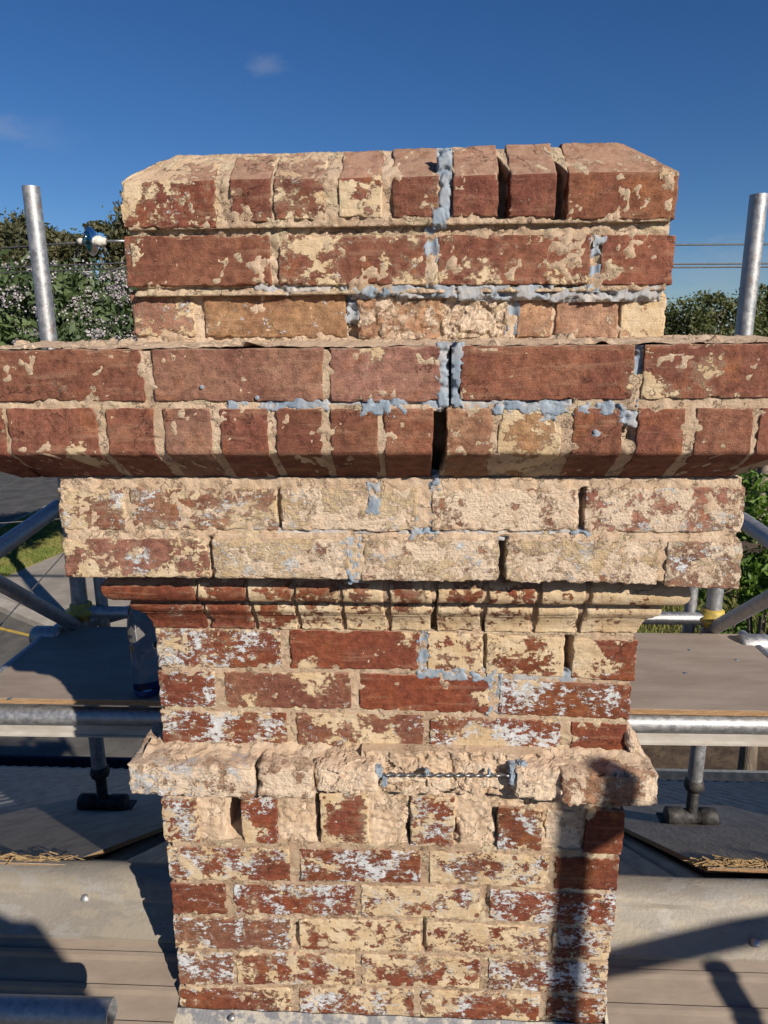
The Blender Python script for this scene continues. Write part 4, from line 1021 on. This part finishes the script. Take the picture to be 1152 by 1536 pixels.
# near tube in the bottom left corner
a = at(-120, 1512, .98); b = at(168, 1520, .98)
pipe('ledger', a, b, R, 'galvanised_steel', scaf, 24)

# deck of plywood between the standards
def board(name, corners, th, mat, label, cat, group=None, edge='ply_edge'):
    """corners: four 3D points of the top; returns an Empty holding face and edge band"""
    c = sum((Vector(p) for p in corners), Vector())/4
    t = empty(name, (c.x, c.y, c.z-th), label, cat, group)
    top = [Vector(p) for p in corners]; bt = [p-Vector((0, 0, th-.001)) for p in top]; lo = [p-Vector((0, 0, .002)) for p in top]
    MB().add(top+lo, [(0,1,2,3),(0,4,5,1),(1,5,6,2),(2,6,7,3),(3,7,4,0)]).build('face_veneer', mat, t)
    MB().add(lo+bt, [(7,6,5,4),(0,4,5,1),(1,5,6,2),(2,6,7,3),(3,7,4,0)]).build('ply_core', edge, t)
    return t
dk0 = XLp-.055; dk1 = XRp+.075; yb0 = 1.645-CD; yb1 = 2.125-CD
deck = board('plywood_deck', [(dk0, yb0, DZ), (dk1, yb0, DZ), (dk1, yb1, DZ), (dk0, yb1, DZ)], .017, 'deck_ply', 'brown plywood scaffold deck running behind the chimney', 'deck')
for px, py in ((15, 1048), (1053, 951), (1035, 975), (1028, 1010), (1105, 990)):
    p = onZ(px, py, DZ)
    MB().lathe((p.x, p.y, DZ), [(.0005, .0012), (.006, .001), (.007, .0002)], 10).build('deck_screw', 'galvanised_steel', deck, True)
# plywood pads under the jacks on the far roof slope
def onroof(px, py, off=.03):
    d = ray(px, py); # plane z = RZ+off - SL*(y-RY)
    s = (RZ+off-SL*(CAM.y-RY)-CAM.z)/(d.z+SL*d.y); return CAM+d*s
a = onroof(97, 1297); b = onroof(0, 1238); 
xr_, xl_ = a.x, a.x-.62
def pad(x0, x1, y0, y1, off, label, skew=.0):
    P = [(x0, y0), (x1, y0), (x1+skew, y1), (x0+skew, y1)]
    return board('plywood_pad', [(x, y, RZ+off-SL*(y-RY)) for x, y in P], .016, 'roof_ply', label, 'plywood', 'plywood pads under the scaffold feet')
pad(xl_, xr_, a.y, a.y+1.25, .032, 'grey weathered plywood pad under the shaded left scaffold foot', .06)
c_ = onroof(1070, 1302); xR0 = onroof(1010, 1275).x
pad(xR0, xR0+.66, c_.y, c_.y+1.2, .032, 'grey weathered plywood pad under the right scaffold foot', -.05)
# straw and splinters blown against the near edges of the pads
def litter(x0, x1, y0, n, label, seed):
    rs = random.Random(seed); m = MB()
    for i in range(n):
        x = rs.uniform(x0, x1); y = y0+abs(rs.gauss(0, .02)); z = RZ+.034-SL*(y-RY)
        a = rs.gauss(0, .5)+(0 if rs.random() < .7 else 1.5); l = rs.uniform(.01, .045)
        dz = rs.uniform(0, .018)
        m.tube([(x-math.cos(a)*l, y-math.sin(a)*l*.5, z+.001+dz*rs.random()), (x, y, z+.003+dz*rs.random()), (x+math.cos(a)*l, y+math.sin(a)*l*.4, z+.001)], rs.uniform(.0007, .0017), 4)
    tag(m.build('straw_litter', 'straw'), label, 'litter', kind='stuff')
litter(xl_, xr_, a.y+.008, 130, 'dry straw and splinters along the near edge of the left plywood pad', 1)
litter(c_.x-.02, c_.x+.16, c_.y+.006, 150, 'dry straw caught along the near edge of the right plywood pad', 2)
# water bottle
p = onZ(222, 1040, DZ); bt = empty('water_bottle', (p.x, p.y, DZ), 'clear plastic water bottle standing on the shaded deck beside the chimney', 'bottle')
pr = [(.0, .002), (.030, .002), (.0345, .008), (.035, .02), (.0335, .07), (.035, .08), (.035, .13), (.033, .145), (.0355, .155), (.0365, .18), (.0355, .20), (.030, .232), (.019, .262), (.0135, .272), (.0135, .285)]
MB().lathe((p.x, p.y, DZ+.004), pr, 24).build('bottle_body', 'clear_plastic', bt, True)
MB().lathe((p.x, p.y, DZ+.001), [(.0, .0), (.026, .0), (.033, .004), (.0345, .012), (.0352, .022)], 24).build('bottle_base', 'blue_cap', bt, True)
MB().lathe((p.x, p.y, DZ+.004), [(.0362, .09), (.0362, .128)], 24).build('bottle_label', 'clear_plastic', bt, True)

# ================================================================== WIRES AND POLE
pole = empty('utility_pole', (at(360, 500, 7.2).x, 7.2-CD, 0), 'grey utility pole with crossarm standing behind the chimney', 'utility pole')
px_ = pole.location.x; py_ = pole.location.y
shaft_ = MB().tube([(px_, py_, -.2), (px_, py_, 6.45)], [.15, .11], 14).build('pole_shaft', 'pole_grey', pole, True)
ia = at(187, 362, 6.9)
MB().box((ia.x, py_-.16, ia.z-.035), (px_+1.2, py_-.08, ia.z+.035)).build('crossarm', 'pole_grey', pole)
ins = empty('strain_insulator', at(140, 362, 6.9), 'blue green glass disc insulator on the overhead wire left of the chimney', 'insulator')
il = ins.location
MB().lathe(il, [(.0, .035), (.03, .033), (.05, .028), (.10, .012), (.127, -.012), (.130, -.022), (.118, -.020), (.085, .0), (.04, .008), (.0, .01)], 24, 'x').build('glass_disc', 'teal_glass', ins, True)
MB().lathe(il, [(.0, .025), (.045, .026), (.05, .035), (.048, .075), (.038, .085), (.03, .12), (.0, .122)], 14, 'x').build('porcelain_cap', 'porcelain_white', ins, True)
MB().lathe(il, [(.0, -.15), (.024, -.15), (.034, -.12), (.03, -.10), (.03, -.02)], 12, 'x').build('wire_clamp', 'porcelain_white', ins, True)
MB().tube([il+Vector((.11, 0, 0)), Vector((ia.x+.02, il.y, il.z-.002))], .012, 10).build('link_rod', 'galvanised_steel', ins, True)
def wire(pts, r, mat, label, sag=0.):
    P = []
    for i in range(len(pts)-1):
        for k in range(12):
            f = k/12; q = pts[i].lerp(pts[i+1], f); q.z -= sag*4*f*(1-f); P.append(q)
    P.append(pts[-1]); tag(MB().tube(P, r, 6).build('overhead_wire', mat, None, True), label, 'wire', 'overhead wires')
wire([at(-260, 392, 9.0), il+Vector((-.15, 0, -.01))], .009, 'wire_black', 'dark overhead wire running left from the glass disc insulator')
wire([at(-200, 410, 9.5), at(300, 390, 8.0)], .008, 'wire_black', 'upper of two dark wires in front of the blossoming tree top')
wire([at(-200, 416, 10), at(300, 399, 8.4)], .008, 'wire_black', 'lower of two dark wires in front of the blossoming tree top')
lo = [at(x, y, 7.0) for x, y in ((117, 372), (110, 388), (113, 402), (124, 411), (140, 414), (158, 410), (190, 398))]
tag(MB().tube(lo, .006, 6).build('jumper_wire', 'wire_black', None, True), 'thin jumper wire looping below the glass disc insulator', 'wire')
wire([at(700, 369, 7.0), at(1400, 365, 8.0)], .0085, 'wire_pale', 'top overhead wire crossing the sky right of the chimney')
wire([at(700, 398, 7.4), at(1400, 394, 8.4)], .0085, 'wire_pale', 'middle overhead wire crossing the sky right of the chimney')
wire([at(700, 403, 7.8), at(1400, 399, 8.8)], .0085, 'wire_pale', 'lowest overhead wire crossing the sky right of the chimney')
wire([at(-30, 972, 4.6), at(130, 792, 8.5)], .007, 'wire_black', 'dark service cable slanting across the corner footpath')
wire([at(-60, 789, 6.0), at(120, 776, 6.4)], .005, 'wire_pale', 'pale thin cable over the verge at the left')
wire([at(-60, 768, 9.0), at(90, 684, 12.0)], .009, 'wire_black', 'dark cable slanting over the shaded side street')

# ================================================================== TREES
def leaves(blobs, n, size, seed, gap=.35, flat=.4):
    """leaf-sized diamonds spread through uneven clumps inside the given ellipsoids"""
    rs = np.random.RandomState(seed); out = []
    vol = np.array([b[3]*b[4]*b[5] for b in blobs])**.8; vol /= vol.sum()
    for b, f in zip(blobs, vol):
        m = int(n*f); nc = max(6, int(m/55))
        d = rs.normal(size=(nc, 3)); d /= np.linalg.norm(d, axis=1)[:, None]
        c = d*(.45+.55*rs.rand(nc, 1)**.5)*np.array(b[3:6])+np.array(b[:3])
        pick = rs.randint(0, nc, m); cr = (.10+.16*rs.rand(nc))*np.mean(b[3:6])
        out.append(c[pick]+np.clip(rs.normal(size=(m, 3)), -1.7, 1.7)*cr[pick][:, None]*np.array([1, 1, .7]))
    C = np.concatenate(out); m = len(C)
    a = rs.normal(size=(m, 3)); a /= np.linalg.norm(a, axis=1)[:, None]
    b = np.cross(a, rs.normal(size=(m, 3))); b /= np.linalg.norm(b, axis=1)[:, None]
    s = size*(.45+1.2*rs.rand(m, 1)**1.6)
    V = np.stack([C-a*s, C+b*s*flat, C+a*s, C-b*s*flat], 1).reshape(-1, 3)
    return V, np.arange(4*m).reshape(m, 4)
def tree(name, label, base, blobs, n, leaf, leafmat, bark, trunk_r, seed, twigs=0, flowers=0, group=None, lean=(0, 0)):
    rs = random.Random(seed); t = empty(name, (base[0], base[1], 0), label, 'tree', group)
    top = max(b[2] for b in blobs); cx = sum(b[0] for b in blobs)/len(blobs); cy = sum(b[1] for b in blobs)/len(blobs); low = min(b[2]-b[5]*.4 for b in blobs)
    m = MB(); fork = Vector((base[0]*.6+cx*.4, base[1]*.6+cy*.4, max(.8, low*.7)))
    m.tube([(base[0], base[1], -.3), (base[0], base[1], .2), fork*.5+Vector((base[0], base[1], .3))*.5, fork], [trunk_r*1.35, trunk_r*1.1, trunk_r*.9, trunk_r*.75], 10)
    for b in blobs:
        e = Vector((b[0], b[1], b[2]+b[5]*.3)); mid = fork.lerp(e, .5)+Vector((rs.uniform(-.2, .2), rs.uniform(-.2, .2), .1))*b[3]
        m.tube([fork, mid, e], [trunk_r*.5, trunk_r*.32, trunk_r*.08], 7)
        for k in range(4+twigs):
            s0 = fork.lerp(e, rs.uniform(.4, .95)); dd = Vector((rs.gauss(0, 1)*b[3], rs.gauss(0, 1)*b[4], rs.gauss(.5, .6)*b[5]))*.62
            mm = s0+dd*.5+Vector((rs.gauss(0, .08), rs.gauss(0, .08), .08))*b[3]
            m.tube([s0, mm, s0+dd], [trunk_r*.13, trunk_r*.08, trunk_r*.03], 5)
            if twigs:
                for kk in range(3):
                    s1 = mm.lerp(s0+dd, rs.random()); m.tube([s1, s1+Vector((rs.gauss(0, .25)*b[3], rs.gauss(0, .25)*b[4], rs.uniform(0, .45)*b[5]))], [trunk_r*.05, trunk_r*.02], 4)
    m.build('trunk', bark, t, True)
    V, Fc = leaves(blobs, n, leaf, seed); cr = mk('crown', V, Fc, leafmat, t, False)
    if flowers:
        rs2 = np.random.RandomState(seed+5); vol = np.array([b[3]*b[4] for b in blobs]); vol = vol/vol.sum(); VV = []
        for b, f in zip(blobs, vol):
            k = int(flowers*f); d = rs2.normal(size=(k, 3)); d /= np.linalg.norm(d, axis=1)[:, None]; d[:, 1] = -np.abs(d[:, 1])
            c = d*np.array(b[3:6])*(.98+.14*rs2.rand(k, 1))+np.array(b[:3]); c = c[(pn(c*1.6)+.35*rs2.normal(size=k)) > -.12]; k = len(c)
            c = np.repeat(c, 34, 0)+rs2.normal(size=(k*34, 3))*np.repeat(.04+.10*rs2.rand(k, 1)**1.5, 34, 0)*np.array([1, 1, .75]); VV.append(c)
        C = np.concatenate(VV); mm = len(C); a = rs2.normal(size=(mm, 3)); a /= np.linalg.norm(a, axis=1)[:, None]
        bb = np.cross(a, rs2.normal(size=(mm, 3))); bb /= np.linalg.norm(bb, axis=1)[:, None]; s = .021
        V = np.stack([C-a*s, C+bb*s, C+a*s, C-bb*s], 1).reshape(-1, 3)
        mk('blossom', V, np.arange(4*mm).reshape(mm, 4), 'petal', t, False)
    return t
def blob(px, py, D, rx, rz, ry=None):
    p = at(px, py, D); s = D/F*1.02; return (p.x, p.y, p.z, rx*s, (ry or rx)*s, rz*s)
b_ = [blob(-40, 480, 13, 90, 75), blob(60, 475, 12.6, 85, 72), blob(150, 480, 13, 80, 72), blob(235, 490, 13.4, 85, 75), blob(20, 545, 12.4, 90, 60), blob(130, 545, 12.5, 90, 60)]
tree('blossoming_tree', 'leafy green tree covered in pale mauve blossom left of the chimney', (b_[1][0], b_[1][1]+.2), b_, 42000, .075, 'blossom_leaf', 'bark', .16, 11, flowers=640)
# 
G_ = 'tall gum trees beyond the street'
b_ = [blob(-30, 385, 46, 60, 48), blob(25, 372, 45, 48, 44), blob(-5, 425, 45, 70, 40)]
tree('gum_tree', 'olive brown gum tree crown at the left edge behind the scaffold standard', (b_[1][0], b_[1][1]), b_, 16000, .17, 'gum_leaf', 'pale_bark', .3, 21, group=G_)
b_ = [blob(82, 372, 47, 34, 30), blob(112, 385, 47, 24, 26), blob(80, 420, 47, 40, 26)]
tree('gum_tree', 'olive brown gum tree just right of the left scaffold standard', (b_[0][0], b_[0][1]), b_, 8500, .17, 'gum_leaf', 'pale_bark', .3, 22, group=G_)
b_ = [blob(152, 362, 44, 30, 28), blob(172, 395, 44, 26, 22), blob(215, 350, 45, 40, 40), blob(235, 400, 45, 50, 30)]
tree('gum_tree', 'olive brown gum tree behind the glass insulator', (b_[0][0], b_[0][1]), b_, 10000, .17, 'gum_leaf', 'pale_bark', .3, 23, group=G_)
b_ = [blob(195, 318, 30, 22, 24), blob(230, 322, 30, 36, 34)]
tree('gum_tree', 'dark sprig of a taller gum tree showing at the cap of the chimney', (b_[1][0], b_[1][1]), b_, 3600, .12, 'gum_leaf', 'pale_bark', .3, 24, group=G_)
b_ = [blob(1040, 475, 19, 55, 34), blob(1090, 470, 19, 45, 38), blob(1010, 500, 19, 45, 34), blob(1070, 520, 18.5, 75, 40)]
tree('scrub_tree', 'olive tree with bare twigs above the right arm of the corbel', (b_[1][0], b_[1][1]), b_, 9500, .06, 'scrub_leaf', 'twig_bark', .20, 31, twigs=16)
b_ = [blob(1172, 470, 22, 46, 44), blob(1150, 500, 22, 46, 34), blob(1220, 460, 22, 60, 50)]
tree('scrub_tree', 'dark green tree right of the right scaffold standard', (b_[0][0], b_[0][1]), b_, 9500, .075, 'scrub_leaf', 'twig_bark', .2, 32)
b_ = [blob(1160, 760, 7.6, 75, 62), blob(1120, 860, 7.8, 55, 60), blob(1185, 880, 7.4, 60, 70), blob(1100, 960, 8.0, 60, 35), blob(1165, 985, 7.6, 60, 40)]
tree('garden_tree', 'sunlit fresh green tree beside the right end of the deck', (at(1146, 960, 7.8).x, 7.8-CD), b_, 5200, .055, 'fresh_leaf', 'bark', .11, 41, twigs=3)
tag(MB().tube([(at(1044, 1140, 4.6).x, 4.6-CD, -.2), (at(1044, 1140, 4.6).x+.03, 4.6-CD, 2.6)], [.11, .09], 12).build('tree_stump', 'pale_bark', None, True), 'pale tree trunk seen under the edge beam behind the right scaffold foot', 'tree trunk')
qq = [gp(930, 990), gp(1160, 990), gp(1160, 880), gp(930, 880)]
gs = sheet('garden_bed', [(1.5, 3.2), (30, 3.2), (30, 40), (2.5, 40)], -.02, 'shaded_leaf_litter'); tag(gs, 'brown garden bed on the right below the deck', 'garden', kind='structure')
grass('garden_grass', qq, -.02, 5000, .28, 'grass_blade', 'long green grass in the garden bed behind the right deck')

# ================================================================== the one taking the picture, behind the lens
def skin_mesh(name, verts, edges, mat, parent, sub=2):
    me = bpy.data.meshes.new(name); c = Vector(parent.location)
    me.from_pydata([tuple(Vector(v[:3])) for v in verts], edges, []); me.materials.append(MATS[mat])
    o = bpy.data.objects.new(name, me); COL.objects.link(o); o.parent = parent
    o.modifiers.new('skin', 'SKIN').use_smooth_shade = True
    if not me.skin_vertices: me.skin_vertices.new() if hasattr(me.skin_vertices, 'new') else None
    if me.skin_vertices:
        for d, v in zip(me.skin_vertices[0].data, verts): d.radius = (v[3], v[4] if len(v) > 4 else v[3])
        me.skin_vertices[0].data[0].use_root = True
    m = o.modifiers.new('sub', 'SUBSURF'); m.levels = sub; m.render_levels = sub
    return o
mat_simple('skin', (.42, .24, .16), (.46, .27, .19), 30, .6)
mat_simple('work_shirt', (.05, .07, .12), (.07, .09, .15), 20, .9); mat_simple('work_trousers', (.06, .055, .05), (.09, .08, .07), 20, .9); mat_simple('boot_leather', (.08, .05, .03), (.12, .08, .05), 20, .7)
FZ = CZ-1.62
stand = board('plywood_deck', [(-.9, -2.1, FZ), (1.3, -2.1, FZ), (1.3, -1.16, FZ), (-.9, -1.16, FZ)], .017, 'deck_ply', 'plywood scaffold deck on the near side of the chimney', 'deck')
ppl = empty('person', (.33, -1.46, FZ), 'person in dark blue work shirt standing on the near deck', 'person')
skin_mesh('body', [(0,0,1.02,.12,.10),(0,0,1.25,.13,.10),(0,0,1.42,.15,.10),(0,.01,1.52,.055),(0,.02,1.60,.075,.09),(0,.02,1.70,.075,.095),
    (.19,0,1.42,.06),(.27,.04,1.16,.045),(.22,.14,.98,.033),(.20,.19,.92,.03,.02),(-.19,0,1.42,.06),(-.27,.04,1.16,.045),(-.22,.14,.98,.033),(-.20,.19,.92,.03,.02),
    (.10,0,.92,.095),(.12,.02,.50,.065),(.12,-.02,.09,.045),(.12,.13,.04,.04,.03),(-.10,0,.92,.095),(-.12,.02,.50,.065),(-.12,-.02,.09,.045),(-.12,.13,.04,.04,.03)],
    [(0,1),(1,2),(2,3),(3,4),(4,5),(2,6),(6,7),(7,8),(8,9),(2,10),(10,11),(11,12),(12,13),(0,14),(14,15),(15,16),(16,17),(0,18),(18,19),(19,20),(20,21)], 'skin', ppl)
skin_mesh('shirt', [(0,0,1.00,.15,.12),(0,0,1.25,.155,.12),(0,0,1.40,.17,.12),(.20,0,1.42,.075),(.26,.03,1.22,.065),(-.20,0,1.42,.075),(-.26,.03,1.22,.065)], [(0,1),(1,2),(2,3),(3,4),(2,5),(5,6)], 'work_shirt', ppl)
skin_mesh('trousers', [(0,0,.98,.15,.12),(.10,0,.88,.11),(.12,.02,.50,.08),(.12,-.02,.12,.065),(-.10,0,.88,.11),(-.12,.02,.50,.08),(-.12,-.02,.12,.065)], [(0,1),(1,2),(2,3),(0,4),(4,5),(5,6)], 'work_trousers', ppl)
for sx in (-.12, .12): skin_mesh('boot', [(sx,-.03,.06,.058),(sx,.06,.05,.055,.05),(sx,.15,.04,.045,.038)], [(0,1),(1,2)], 'boot_leather', ppl)
